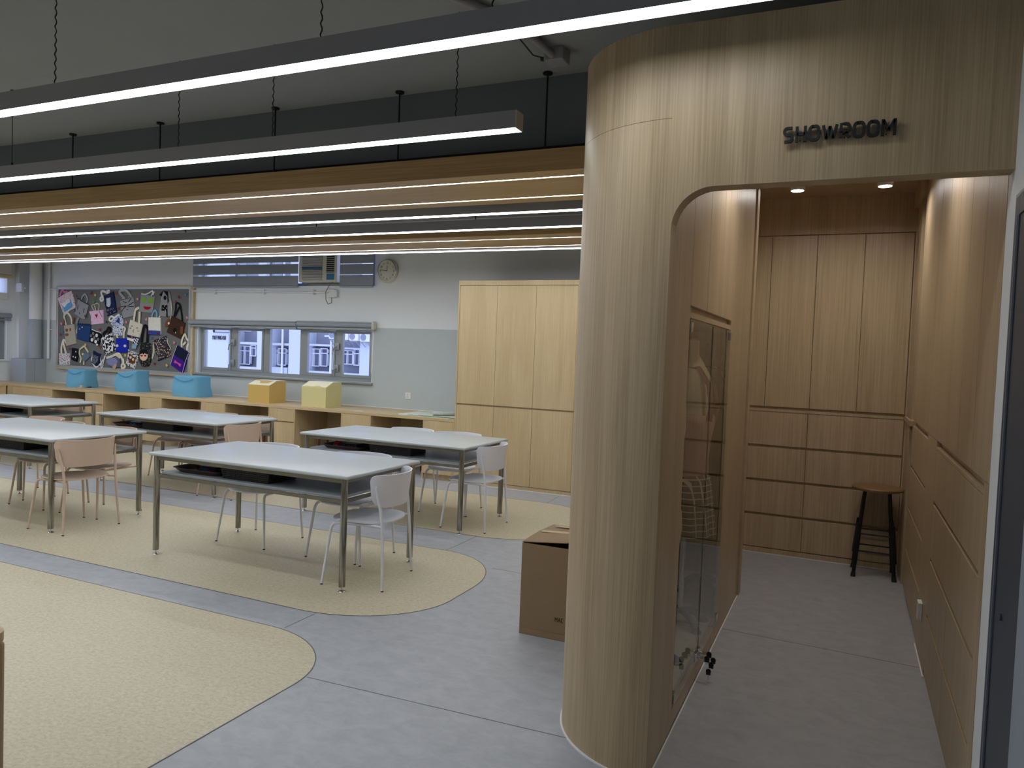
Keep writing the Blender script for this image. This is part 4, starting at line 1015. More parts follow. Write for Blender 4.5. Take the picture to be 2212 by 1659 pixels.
# ------------------------------------------------------------------ things on the worktop
def machine_cover(x, y, w, d, h, rz, label, twist, drop, reveal):
    r = empty('machine_cover', (x, y, ZT), rz, label, 'cover', 'blue quilted sewing machine covers')
    n, nz = 48, 14; m = MB(); rings = []
    for j in range(nz + 1):
        t = j / nz; ring = []
        for k in range(n):
            a = 2 * PI * k / n; e = 0.38
            cx = math.copysign(abs(math.cos(a)) ** e, math.cos(a)); sy = math.copysign(abs(math.sin(a)) ** e, math.sin(a))
            sq = 1 + 0.03 * (1 - t) ** 4 + 0.02 * math.sin(PI * t) - 0.04 * t
            px, py = cx * w / 2 * sq, sy * d / 2 * sq * (1 - 0.12 * t)
            px += (-twist) * w * (t * (1 - t) * -0.9) * (1.0 if cx < 0 else 0.1) + 0.004 * math.sin(3 * a + 5 * t)
            py += 0.006 * math.sin(2 * a + 6 * t)
            z = h * t * (1 + drop * (-px / w)) 
            if t == 0 and reveal and cx > 0.35 and sy < 0: z = reveal * (cx - 0.35) / 0.65
            ring.append(m.bm.verts.new((px, py, z + 0.001)))
        rings.append(ring)
    for j in range(nz):
        for k in range(n): m.bm.faces.new((rings[j][k], rings[j][(k + 1) % n], rings[j + 1][(k + 1) % n], rings[j + 1][k]))
    # sagging lid
    inner = []
    for s_ in (0.85, 0.5, 0.0):
        if s_ == 0: inner.append([m.bm.verts.new((0, 0, h * 0.97))])
        else: inner.append([m.bm.verts.new((v.co.x * s_, v.co.y * s_, v.co.z + (0.004 if s_ == 0.85 else -0.012))) for v in rings[-1]])
    for k in range(n):
        q = (k + 1) % n
        m.bm.faces.new((rings[-1][k], rings[-1][q], inner[0][q], inner[0][k])); m.bm.faces.new((inner[0][k], inner[0][q], inner[1][q], inner[1][k])); m.bm.faces.new((inner[1][k], inner[1][q], inner[2][0]))
    m.build('cover_cloth', blue_quilt, r, True, 100)
    pts = [(v.co.x, v.co.y - 0.002, v.co.z) for v in []]
    m = MB(); q = [(-w * 0.42 + w * 0.82 * t, -d * 0.445 + 0.0 * t, h * (0.97 - 0.22 * math.sin(PI * t * 0.9))) for t in [i / 12 for i in range(13)]]
    m.tube([(a, b - 0.006, c) for a, b, c in q], 0.004, 6); m.build('piping', fabric('piping_blue' + str(len(MATS)), S(50, 130, 196), 200), r, True)
    if reveal:
        MB().box(-w * 0.1, w * 0.47, -d * 0.50, d * 0.3, 0.0005, 0.05, 0.008).build('machine_base', offwhite, r)
        MB().box(w * 0.25, w * 0.36, -d * 0.51, -d * 0.501, 0.022, 0.04).build('power_inlet', black, r)
    return r
machine_cover(-11.72, 8.42, 0.42, 0.34, 0.30, 0.05, 'leftmost blue quilted machine cover, white machine base showing at its lower right', 0.0, 0.0, 0.10)
machine_cover(-10.47, 8.40, 0.46, 0.34, 0.315, 0.0, 'middle blue quilted machine cover, leaning with slanted lid', -0.6, -0.16, 0)
machine_cover(-9.13, 8.36, 0.51, 0.38, 0.31, 0.0, 'rightmost blue quilted machine cover, boxy with curved piping', -0.2, 0.0, 0)
def card_box(x0, x1, y, d, h, mat, label, paper):
    w = x1 - x0
    r = empty('carton', (x0, y, ZT), 0, label, 'box')
    prof = [(0, 0), (d, 0), (d, h), (d * 0.45, h), (0, h * 0.80)]
    MB().prism([(0, a, b + 0.0005) for a, b in prof], (w, 0, 0)).build('carton_body', mat, r)
    th = math.atan2(h * 0.2, d * 0.45)
    def on(u, v): return (u * w, v * d * 0.45 - 0.0008, h * 0.80 + v * h * 0.20 + 0.0012)
    edge = [(0, 0), (1, 0), (1, 1), (0.0, 1)]
    jag = [(0.0, 0.0), (1.0, 0.0), (1.0, 1.0), (0.86, 0.95), (0.8, 0.45), (0.6, 0.3), (0.42, 0.35), (0.3, 0.8), (0.0, 0.85)] if paper == 1 else [(0, 0.0), (0.2, 0.12), (0.45, 0.1), (0.62, 0.3), (0.8, 0.08), (1, 0), (1, 1), (0, 1)]
    m = MB(); m.prism([on(a, b) for a, b in jag], (0, -0.0012, 0.0024)); m.build('torn_paper', cream_m, r)
    MB().box(0, w, d * 0.45, d, h + 0.0006, h + 0.003).build('lid_flap', white_pl, r)
card_box(-7.86, -7.47, 8.20, 0.34, 0.315, amber, 'amber cardboard box with slanted torn paper lid on the worktop', 1)
card_box(-6.89, -6.475, 8.20, 0.34, 0.345, amber2, 'pale yellow cardboard box with cream paper lid on the worktop', 2)
def cards():
    for k, (x0, y0, w, d, a, lab) in enumerate([(-5.22, 8.075, 0.82, 0.55, 0.0, 'bottom pale card sheet of the stack beside the tall cabinet'), (-5.24, 8.10, 0.60, 0.50, 0.02, 'white card sheet in the middle of the stack beside the tall cabinet'), (-5.10, 8.095, 0.70, 0.52, -0.01, 'top pale green card sheet of the stack beside the tall cabinet')]):
        o = empty('card_sheet', (x0, y0, ZT + 0.0005 + 0.0065 * k), a, lab, 'card', 'stack of card sheets on the worktop')
        MB().box(0, w, 0, d, 0, 0.006, 0.001, 1).build('sheet', paper_green if k != 1 else white_pl, o)
    o = empty('rolled_newspaper', (-4.62, 8.22, ZT + 0.0205), 0.9, 'rolled up newspaper lying on the pale green card sheets', 'newspaper')
    m = MB(); m.lathe([(0.03, -0.17), (0.034, -0.15), (0.036, 0.15), (0.032, 0.17)], (0, 0, 0.026), 20, 1.0, 0.7, axis='x'); m.build('paper_roll', plain('newsprint', S(196, 202, 200), 0.8, noise=0.18, scale=60), o, True)
    o = empty('paper_scrap', (-5.95, 8.12, ZT), 0.1, 'small white paper scrap on the worktop edge', 'paper'); MB().box(0, 0.12, 0, 0.05, 0.0003, 0.0012).build('scrap', white_pl, o)
    o = empty('paper_scrap', (-8.0, 8.13, ZT), 0.05, 'small white paper scrap left of the amber box', 'paper'); MB().box(0, 0.12, 0, 0.05, 0.0003, 0.0012).build('scrap', white_pl, o)
cards()
def sock(x, z, label, name='wall_socket'):
    s = empty(name, (x, YB, z), 0, label, 'socket')
    MB().box(-0.045, 0.045, -0.01, -0.0, -0.045, 0.045, 0.003).build('cover_plate', white_pl, s)
    m = MB()
    for dx, dz in ((-0.012, 0.022), (-0.012, 0.006), (-0.024, -0.018), (-0.002, -0.018)): m.box(dx - 0.004, dx + 0.004, -0.0112, -0.0101, dz - 0.004, dz + 0.004)
    m.build('pin_hole', ink, s)
    MB().box(0.012, 0.03, -0.014, -0.0101, 0.006, 0.026, 0.002).build('rocker_switch', white_pl, s)
sock(-5.58, 0.97, 'white wall socket with switch above the worktop near the tall cabinet')
sock(-12.03, 0.955, 'white wall socket partly hidden behind the leftmost blue cover')
# clock
def clock():
    c = empty('wall_clock', (-5.97, YB, 2.705), 0, 'round pale wall clock showing nine to twelve', 'clock')
    MB().lathe([(0.165, 0.0), (0.17, -0.02), (0.16, -0.045), (0.148, -0.05), (0.143, -0.038)], (0, 0, 0), 48, axis='y').build('case', offwhite, c, True)
    MB().lathe([(0.144, -0.034), (0.144, -0.039)], (0, 0, 0), 48, axis='y').build('dial', plain('clock_dial', S(216, 214, 200), 0.25, noise=0.0), c)
    for k in range(1, 13):
        a = PI / 2 - k * PI / 6
        text('numeral', str(k), 0.042, (0.112 * math.cos(a), -0.0396, 0.112 * math.sin(a)), (PI / 2, 0, 0), ink, c, 0.0003)
    MB().box(-0.004, 0.004, -0.042, -0.041, 0, 0.075).build('hour_hand', ink, c)
    MB().prism([(0, -0.0425, -0.004), (0, -0.0425, 0.004), (-0.105, -0.0425, 0.018), (-0.105, -0.0425, 0.013)], (0, -0.001, 0)).build('minute_hand', ink, c)
    MB().lathe([(0.152, -0.046), (0.156, -0.052), (0.148, -0.054), (0.146, -0.046), (0.152, -0.046)], (0, 0, 0), 48, axis='y', caps=False).build('chrome_bezel', chrome, c, True)
clock()
# air conditioner between blinds
def aircon():
    c = empty('window_air_conditioner', (-7.145, YB, 2.55), 0, 'white window air conditioner between the two zebra blinds', 'air conditioner')
    w, h, d = 0.68, 0.43, 0.10
    MB().box(-w / 2, w / 2, -d, 0.1, 0, h, 0.012, 2).build('casing', offwhite, c)
    m = MB()
    for k in range(22):
        z = 0.03 + k * 0.0165
        if 8 < k < 12: continue
        m.box(-0.27, 0.09, -d - 0.006, -d - 0.0002, z, z + 0.006)
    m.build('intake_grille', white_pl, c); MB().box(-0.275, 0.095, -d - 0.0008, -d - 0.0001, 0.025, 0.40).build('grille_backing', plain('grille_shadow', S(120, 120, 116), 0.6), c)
    MB().box(-0.275, 0.095, -d - 0.007, -d - 0.0062, 0.195, 0.222).build('blue_stripe', plain('blue_trim', S(40, 110, 160), 0.4), c)
    MB().box(0.17, 0.31, -d - 0.002, -d - 0.0001, 0.135, 0.40).build('outlet_opening', black, c)
    m = MB()
    for k in range(9): m.box(0.17, 0.31, -d - 0.012, -d - 0.003, 0.15 + k * 0.028, 0.155 + k * 0.028)
    m.build('louvre', offwhite, c)
    MB().box(0.175, 0.315, -d - 0.003, -d - 0.0001, 0.03, 0.12).build('control_door', MATS['blue_trim'], c)
    k = empty('power_outlet_box', (-6.90, YB, 2.39), 0, 'white outlet box with drooping cable below the air conditioner', 'outlet')
    MB().box(-0.07, 0.04, -0.05, 0, -0.06, 0.06, 0.006).box(0.04, 0.085, -0.06, -0.02, -0.055, 0.05, 0.01).build('box', white_pl, k)
    MB().tube([(0.04, -0.07, 0.165), (-0.02, -0.09, 0.12), (-0.085, -0.09, 0.02), (-0.08, -0.09, -0.1), (-0.04, -0.09, -0.16), (0.02, -0.08, -0.14), (0.0, -0.06, -0.06)], 0.006, 8).build('cable', plain('cable_grey', S(120, 120, 116), 0.5), k, True)
    p = empty('wall_conduit', (0, YB - 0.03, 2.425), 0, 'white conduit pipe with clips running along the wall under the zebra blind', 'pipe')
    MB().tube([(-9.66, 0, 0), (-6.98, 0, -0.02)], 0.0125, 12).build('pipe', white_pl, p, True)
    for x in (-9.2, -8.2, -7.25): MB().box(x - 0.012, x + 0.012, -0.018, 0.0299, -0.05, 0.02, 0.003).build('pipe_clip', white_pl, p)
aircon()
# corner: boxing, pipes, left wall AC and conduit
b = empty('pipe_boxing', (-13.62, 8.50, ZT), 0, 'grey painted box around the foot of the drain pipe in the left corner', 'box')
MB().box(-0.12, 0.30, 0.0, 0.155, 0.0005, 0.42).box(0.0, 0.30, 0.16, 0.366, 0.0005, 0.42).build('boxing_panel', grey_paint, b)
p = empty('drain_pipe', (-13.44, 8.74, ZT + 0.43), 0, 'thick vertical drain pipe, white above and grey below, in the left corner', 'pipe')
MB().tube([(0, 0, 0), (0, 0, 0.70)], 0.10, 28).build('lower_pipe', grey_paint, p, True); MB().tube([(0, 0, 0.702), (0, 0, 2.18)], 0.10, 28).build('upper_pipe', white_wall, p, True)
MB().tube([(0, 0, 0.18), (0, 0, 0.20)], 0.106, 28).tube([(0, 0, 0.50), (0, 0, 0.515)], 0.106, 28).build('pipe_collar', grey_paint, p, True)
p = empty('water_pipe', (-13.21, 8.83, ZT + 0.43), 0, 'thin white vertical pipe right of the thick drain pipe', 'pipe')
MB().tube([(0, 0, 0), (0, 0, 2.18)], 0.022, 14).build('pipe', white_pl, p, True)
MB().box(-0.03, 0.05, -0.01, 0.039, 0.52, 0.535).build('pipe_clip', white_pl, p)
p = empty('wall_conduit', (0, 8.84, 2.46), 0, 'short horizontal conduit with white junction box left of the pin board', 'pipe')
MB().tube([(-13.60, -0.20, 0), (-13.56, -0.195, 0)], 0.012, 10).tube([(-13.34, 0, 0), (-13.02, 0, 0)], 0.012, 10).build('pipe', white_pl, p, True)
MB().box(-13.80, -13.64, -0.23, -0.181, -0.07, 0.09, 0.006).build('junction_box', white_pl, p)
a = empty('wall_air_conditioner', (XL, 8.0, 2.66), 0, 'beige air conditioner high on the left side wall', 'air conditioner')
MB().box(-0.1, 0.30, -0.6, 0.42, 0, 0.36, 0.015).build('casing', offwhite, a)
MB().box(0.02, 0.31, -0.6, 0.44, -0.05, -0.002).build('support_shelf', plain('pale_wood', S(200, 184, 140), 0.5), a)
s = empty('light_switch_box', (XL, 8.42, 2.30), 0, 'white spur outlet box on the left side wall under the high air conditioner', 'socket')
MB().box(0, 0.05, -0.08, 0.08, -0.06, 0.06, 0.006).build('box', white_pl, s)
MB().tube([(0.02, -0.08, 0.02), (0.02, -2.0, 0.02)], 0.012, 8).build('conduit', white_pl, s)

# ------------------------------------------------------------------ cardboard box by the column
def carton():
    r = empty('cardboard_box', (-1.664, 3.92, 0), 0, 'big brown shipping carton with raised top flap beside the wooden column', 'box')
    w, d, h = 0.50, 0.50, 0.530
    m = MB(); t = 0.005
    m.box(0, w, 0, t, 0, h).box(0, w, d - t, d, 0, h).box(0, t, t, d - t, 0, h).box(w - t, w, t, d - t, 0, h).box(t, w - t, t, d - t, 0, t)
    m.build('carton_wall', cardboard, r)
    # flaps: front one lifts slightly to the right
    MB().prism([(0.0, 0.0, h + 0.004), (0.27, 0.0, h + 0.03), (0.5, 0.12, h + 0.07), (0.5, 0.26, h + 0.035), (0.0, 0.26, h + 0.012)], (0, 0, 0.004)).build('top_flap', cardboard, r)
    MB().prism([(0, 0.262, h + 0.012), (w, 0.262, h + 0.03), (w, d, h + 0.003), (0, d, h + 0.003)], (0, 0, 0.004)).build('top_flap', cardboard, r)
    MB().band([(0.02, 0.25, h + 0.019), (0.25, 0.255, h + 0.03), (0.49, 0.25, h + 0.043)], 0.05, (0, 0, 1), 0.001).build('tape', tape_m, r)
    MB().band([(0.05, 0.41, h + 0.022), (0.25, 0.4, h + 0.026), (0.49, 0.41, h + 0.026)], 0.03, (0, 0, 1), 0.001).build('tape', tape_m, r)
    bt = plain('brown_tape', S(150, 126, 98), 0.15, noise=0.05)
    MB().band([(0.32, -0.0012, h - 0.01), (0.33, -0.0014, h - 0.09), (0.345, -0.0012, h - 0.17)], 0.09, (0, -1, 0), 0.0008).build('tape', bt, r)
    MB().band([(0.30, -0.0012, 0.04), (0.305, -0.0012, 0.18)], 0.07, (0, -1, 0), 0.0006).build('tape', bt, r)
    MB().band([(0.01, -0.0012, 0.02), (0.34, -0.0012, 0.02)], 0.035, (0, -1, 0), 0.0006).build('tape', bt, r)
    text('lettering', 'MADE IN CHINA', 0.036, (0.316, -0.001, 0.118), (PI / 2, 0, 0), ink, r, 0.0004, sx=0.75)
    m = MB(); random.seed(3)
    for k in range(26):
        x, y, z = 0.33 + random.random() * 0.14, 0.02 + random.random() * 0.12, h - 0.03 + random.random() * 0.05
        m.lathe([(0.001, -0.01), (0.012 + 0.008 * random.random(), 0), (0.001, 0.012)], (x, y, z), 7)
    m.build('foil_filling', chrome, r)
carton()
# low desk at the lower left
d = empty('wooden_desk', (-2.2, 1.375, 0), 0, 'corner of a low wooden desk at the bottom left of the view', 'desk')
m = MB(); R = 0.06; n = 8
pts = [(-1.2, -0.75, 0.722), (0, -0.75, 0.722)] + [(-R + R * math.cos(a), -R + R * math.sin(a), 0.722) for a in [PI / 2 * i / n for i in range(n + 1)]] + [(-1.2, 0, 0.722)]
m.prism(pts, (0, 0, 0.028)).build('desktop', wood_desk, d)
MB().box(-1.18, -0.012, -0.74, -0.012, 0.0, 0.7215, 0.012, 3).build('desk_body', wood_desk, d)

# ------------------------------------------------------------------ pin board with hand-made bags
BY = YB - 0.032
def pin_board():
    r = empty('pin_board', (0, 0, 0), 0, 'large grey felt pin board with wooden and aluminium frame covered in hand-made bags', 'notice board')
    x0, x1, z0, z1 = -13.0, -9.655, 1.035, 2.515
    MB().box(x0 + 0.05, x1 - 0.09, BY, YB - 0.001, z0 + 0.06, z1 - 0.06).build('felt_panel', felt, r)
    m = MB(); a, b, c, d = x0 + 0.022, x1 - 0.065, z0 + 0.03, z1 - 0.022
    m.box(a, b, BY - 0.012, YB - 0.001, d - 0.04, d).box(a, b, BY - 0.012, YB - 0.001, c, c + 0.04).box(a, a + 0.03, BY - 0.012, YB - 0.001, c + 0.04, d - 0.04).box(b - 0.035, b, BY - 0.012, YB - 0.001, c + 0.04, d - 0.04)
    m.build('aluminium_frame', plain('frame_aluminium', S(170, 176, 178), 0.35, metal=0.4), r)
    m = MB().box(x0, x1, BY - 0.016, YB - 0.001, z1 - 0.021, z1).box(x0, x1, BY - 0.016, YB - 0.001, z0, z0 + 0.029).box(x0, x0 + 0.021, BY - 0.016, YB - 0.001, z0 + 0.029, z1 - 0.021).box(x1 - 0.064, x1, BY - 0.006, YB - 0.001, z0 + 0.029, z1 - 0.021)
    m.build('wooden_frame', wood_x, r)
    m = MB()
    for (a, b) in ((1.18, 1.82), (2.0, 2.45)): m.tube([(x1 - 0.045, BY - 0.015, a), (x1 - 0.045, BY - 0.015, b), (x1 - 0.02, BY - 0.015, b), (x1 - 0.02, BY - 0.015, a), (x1 - 0.045, BY - 0.015, a)], 0.004, 6)
    m.build('hanging_cord_loop', white_pl, r)
pin_board()
CR = {'A': (110, 600, 0.07685), 'B': (250, 600, 0.08137), 'C': (110, 700, 0.07685), 'D': (250, 700, 0.08137)}
def cp3(cr, x, y, dy=0.0):
    ox, oy, s = CR[cr]; return Vector(at(ox + x * s, oy + y * s, BY - dy))
def V_(c): return MATS.get('cloth_' + '_'.join(map(str, c))) or fabric('cloth_' + '_'.join(map(str, c)), S(*c), 220, strength=0.2)
CREAM, WHITE, BLACK, GREY, NAVY = (226, 218, 196), (232, 232, 232), (20, 20, 24), (150, 152, 156), (32, 44, 84)
def hand_bag(label, cr, body, mat, parts, lay=0.0, th=0.02, name='tote_bag'):
    c0 = sum((cp3(cr, *p) for p in body), Vector()) / len(body); c0.y = BY
    r = empty(name, c0, 0, label, 'bag', 'hand-made bags on the pin board')
    def q(p, dy, c=cr):
        v = cp3(c, p[0], p[1]); return Vector((v.x - c0.x, -dy, v.z - c0.z))
    m = MB()
    # soft-edged slab: outline, then a slightly shrunk and raised face
    o = [q(p, lay + 0.001) for p in body]; cen = sum(o, Vector()) / len(o)
    lv = [[m.bm.verts.new(v) for v in o]]
    for sc, h in ((1.0, th * 0.6), (0.97, th * 0.9), (0.9, th)):
        lv.append([m.bm.verts.new(Vector((cen.x + (v.x - cen.x) * sc, -(lay + 0.001 + h), cen.z + (v.z - cen.z) * sc))) for v in o])
    n = len(o)
    for i in range(3):
        for k in range(n): m.bm.faces.new((lv[i][k], lv[i][(k + 1) % n], lv[i + 1][(k + 1) % n], lv[i + 1][k]))
    m.bm.faces.new(lv[0][::-1]); m.bm.faces.new(lv[-1])
    m.build('bag_body', mat, r)
    f = lay + th + 0.0015
    for k, pt in enumerate(parts):
        kind, nm, col = pt[0], pt[1], pt[2]
        mt = col if not isinstance(col, tuple) else V_(col)
        m = MB(); c = pt[5] if len(pt) > 5 else cr
        if kind == 'h':      # strap: list of polylines, width in metres
            for pl in pt[3]: 
                pts = [q(p, lay + 0.006 + 0.008 * (i % 2 == 1), c) for i, p in enumerate(pl)]
                # smooth the strap
                sm = []
                for i in range(len(pts) - 1):
                    p0, p1, p2, p3 = pts[max(i - 1, 0)], pts[i], pts[i + 1], pts[min(i + 2, len(pts) - 1)]
                    for t in (0, 0.25, 0.5, 0.75):
                        sm.append(0.5 * ((2 * p1) + (p2 - p0) * t + (2 * p0 - 5 * p1 + 4 * p2 - p3) * t * t + (3 * p1 - p0 - 3 * p2 + p3) * t ** 3))
                sm.append(pts[-1])
                if pl is not pt[3][0]: m.build(nm, mt, r, True, 60); m = MB()
                if pt[4] < 0.009: m.tube(sm, pt[4], 6)
                else: m.band(sm, pt[4], (0, -1, 0), 0.004)
        elif kind == 'p':    # patches
            for pl in pt[3]: m.prism([q(p, f + 0.0008 * k, c) for p in pl], (0, -0.0022, 0))
        elif kind == 'e':    # ellipses cx, cy, rx, ry
            for (ex, ey, rx, ry) in pt[3]: m.prism([q((ex + rx * math.cos(a), ey + ry * math.sin(a)), f + 0.0008 * k, c) for a in [2 * PI * i / 20 for i in range(20)]], (0, -0.0022, 0))
        elif kind == 's':    # strokes
            for pl in pt[3]: m.band([q(p, f + 0.0008 * k, c) for p in pl], pt[4], (0, -1, 0), 0.0015)
        m.build(nm, mt, r, kind == 'h', 60)
    return r
fl_pink = spotty('print_pink_leaf', S(226, 208, 214), [S(96, 62, 84), S(196, 150, 170)], 40, 0.28)
hand_bag('pink leaf print bag with blue patch and white star, top left corner of the board', 'A', [(210, 580), (400, 455), (590, 360), (640, 480), (715, 840), (550, 930), (380, 1040), (290, 800)], fl_pink,
    [('h', 'handle', (236, 130, 170), [[(265, 530), (300, 430), (340, 350), (400, 400), (480, 400)]], 0.035), ('p', 'blue_patch', (100, 164, 214), [[(580, 600), (650, 810), (420, 970), (350, 780)]]),
     ('p', 'star_patch', WHITE, [[(330, 735), (440, 680), (470, 640), (560, 590), (575, 690), (500, 730), (420, 840), (370, 790)]])])
hand_bag('grey cat face bag with black outline and grey tail', 'A', [(790, 590), (950, 670), (1110, 770), (1060, 960), (1010, 1140), (930, 1170), (820, 1110), (680, 1010), (730, 830)], V_(GREY),
    [('h', 'handle', (168, 170, 176), [[(870, 620), (910, 530), (960, 465), (1005, 480), (1040, 600), (1020, 710)]], 0.03), ('h', 'tail', (140, 142, 146), [[(800, 1110), (770, 1190), (730, 1290)]], 0.05),
     ('s', 'stitched_face', BLACK, [[(800, 760), (780, 890)], [(970, 870), (950, 990)], [(825, 985), (855, 1015)], [(690, 890), (730, 900)], [(685, 945), (735, 935)], [(975, 1070), (1005, 1120)], [(990, 1040), (1020, 1085)]], 0.012),
     ('s', 'dark_edging', BLACK, [[(780, 580), (860, 605)], [(860, 640), (1105, 765)], [(1110, 770), (1010, 1145)]], 0.012)], 0.0)
fl_heart = spotty('print_pink_dots', S(228, 190, 216), [S(60, 40, 60), S(150, 60, 90)], 16, 0.12)
hand_bag('pink drawstring bag with red heart and cream cords', 'A', [(1090, 945), (1200, 930), (1485, 905), (1495, 1100), (1500, 1290), (1160, 1320), (1140, 1060)], fl_heart,
    [('h', 'drawstring', CREAM, [[(1250, 960), (1170, 800), (1240, 745), (1330, 720), (1370, 790), (1350, 920)], [(1270, 930), (1250, 780)], [(1290, 970), (1370, 1080), (1270, 1270)], [(1290, 970), (1240, 1130), (1260, 1260)]], 0.008),
     ('p', 'heart_patch', (170, 24, 44), [[(1270, 1025), (1300, 1040), (1335, 1010), (1345, 1070), (1325, 1135), (1285, 1075)]]), ('s', 'ribbon', (120, 90, 160), [[(1380, 930), (1430, 1020), (1480, 1110)]], 0.01)], 0.0, name='drawstring_bag')
hand_bag('navy tote bag with white brush shape patch and white looped handles', 'A', [(1500, 520), (1640, 450), (1775, 385), (1830, 700), (1870, 970), (1605, 1085), (1550, 800)], V_(NAVY),
    [('h', 'handle', WHITE, [[(1500, 560), (1430, 560), (1400, 610), (1450, 650), (1490, 590), (1450, 480), (1430, 400), (1500, 380), (1600, 420), (1660, 400), (1640, 370), (1580, 400), (1600, 440)]], 0.04),
     ('p', 'white_patch', (206, 212, 222), [[(1595, 580), (1705, 555), (1715, 720), (1700, 800), (1650, 828), (1595, 790), (1600, 720)]]),
     ('s', 'stitched_writing', (200, 170, 140), [[(1610, 890), (1625, 940)], [(1650, 880), (1665, 930), (1650, 900)], [(1690, 870), (1720, 880), (1700, 920)], [(1740, 860), (1760, 910)], [(1780, 850), (1790, 880)], [(1600, 1000), (1615, 1040), (1630, 1000), (1640, 1035)], [(1700, 970), (1720, 1010)], [(1790, 940), (1800, 970)], [(1820, 930), (1830, 960)], [(1850, 925), (1855, 950)]], 0.008)])
hand_bag('grey whiskered face bag with small pink ears and grey handle', 'B', [(140, 615), (310, 565), (490, 510), (525, 760), (520, 1000), (370, 1045), (225, 1080), (170, 850)], V_(GREY),
    [('h', 'handle', (170, 172, 176), [[(260, 560), (180, 470), (110, 385), (170, 340), (260, 330), (360, 400), (430, 520)]], 0.045), ('p', 'ear', (232, 150, 170), [[(190, 580), (205, 540), (235, 570)], [(355, 530), (378, 485), (400, 520)]]),
     ('s', 'stitched_face', BLACK, [[(225, 630), (320, 670)], [(445, 545), (370, 645)], [(160, 770), (310, 755)], [(365, 740), (505, 650)], [(370, 768), (510, 768)], [(310, 760), (250, 810), (180, 905)], [(325, 845), (360, 850)], [(330, 750), (355, 752)]], 0.011)])
hand_bag('grey bag with green square eyes and red smiling mouth', 'B', [(690, 440), (870, 460), (1055, 510), (1030, 720), (1000, 930), (820, 925), (640, 900), (670, 670)], V_(GREY),
    [('h', 'handle', WHITE, [[(690, 425), (800, 445), (900, 400), (1000, 350), (980, 440), (930, 520), (880, 525)], [(1035, 365), (1010, 460)]], 0.022), ('p', 'eye_patch', (126, 186, 46), [[(738, 525), (828, 530), (822, 658), (735, 650)], [(908, 545), (1012, 555), (1008, 685), (905, 678)]]),
     ('p', 'mouth_patch', (176, 24, 40), [[(762, 765), (860, 770), (968, 776), (940, 830), (870, 856), (800, 830)]])])
hand_bag('long grey and black pouch with hanging cream straps', 'B', [(1250, 360), (1330, 335), (1440, 370), (1480, 600), (1500, 1010), (1390, 1040), (1175, 1015), (1190, 760), (1240, 560)], V_(GREY),
    [('p', 'black_flap', BLACK, [[(1185, 460), (1300, 330), (1250, 500)], [(1290, 340), (1420, 370), (1440, 620), (1405, 700), (1400, 500)], [(1400, 720), (1410, 1040), (1370, 1040), (1380, 720)]]), ('e', 'black_drop', BLACK, [(1340, 535, 38, 60)]),
     ('p', 'black_patch', BLACK, [[(1255, 725), (1405, 735), (1405, 895), (1245, 875)]]), ('s', 'white_marks', WHITE, [[(1320, 740), (1328, 765)], [(1285, 795), (1300, 825)], [(1380, 800), (1395, 820)], [(1345, 850), (1355, 885)]], 0.012),
     ('h', 'cream_strap', CREAM, [[(1275, 350), (1245, 600), (1220, 900), (1160, 1080)], [(1420, 380), (1490, 700), (1490, 1000), (1450, 1240)]], 0.026)])
hand_bag('dark brown dog face bag with brown ears and black strap', 'B', [(1500, 1010), (1690, 1100), (1865, 1210), (1815, 1430), (1765, 1635), (1570, 1540), (1370, 1445), (1440, 1250)], V_((64, 44, 34)),
    [('h', 'shoulder_strap', BLACK, [[(1560, 1050), (1610, 850), (1620, 680), (1720, 720), (1760, 950), (1790, 1150)], [(1560, 1050), (1650, 900), (1730, 730)]], 0.03), ('p', 'ear', (124, 74, 40), [[(1340, 1290), (1360, 1170), (1440, 1085), (1500, 1130), (1450, 1260), (1370, 1310)], [(1750, 1300), (1815, 1290), (1825, 1400), (1800, 1520), (1745, 1470)]]),
     ('e', 'nose_patch', BLACK, [(1605, 1390, 50, 62)]), ('s', 'white_tongue', WHITE, [[(1620, 1440), (1625, 1475)]], 0.014), ('e', 'eye_button', WHITE, [(1445, 1210, 24, 32)])], 0.002)
hand_bag('beige bag with three brown spots and brown ears', 'A', [(390, 1350), (530, 1320), (670, 1300), (705, 1560), (735, 1851), (590, 1890), (450, 1925), (420, 1640)], V_((176, 170, 154)),
    [('h', 'handle', CREAM, [[(440, 1330), (415, 1180), (385, 1070), (480, 985), (560, 1090), (605, 1200), (600, 1300)]], 0.04), ('p', 'ear', (126, 80, 50), [[(385, 1330), (385, 1200), (400, 1150), (425, 1230), (420, 1330)], [(630, 1280), (640, 1150), (685, 1100), (695, 1160), (665, 1285)]]),
     ('e', 'spot_patch', (138, 88, 54), [(477, 1475, 36, 46), (578, 1458, 22, 46), (480, 1601, 48, 42)])])
hand_bag('plain blue drawstring bag with two white dots', 'C', [(770, 0), (950, 18), (1140, 22), (1120, 260), (1095, 515), (920, 470), (750, 415), (760, 200)], V_((36, 66, 118)),
    [('h', 'drawstring', CREAM, [[(775, 30), (745, 200), (765, 300), (780, 355)]], 0.008), ('e', 'white_dot', WHITE, [(912, 92, 16, 16), (838, 140, 14, 14)]), ('p', 'folded_top', (26, 46, 92), [[(775, -20), (1145, 0), (1140, 50), (790, 30)]])], 0.0, name='drawstring_bag')
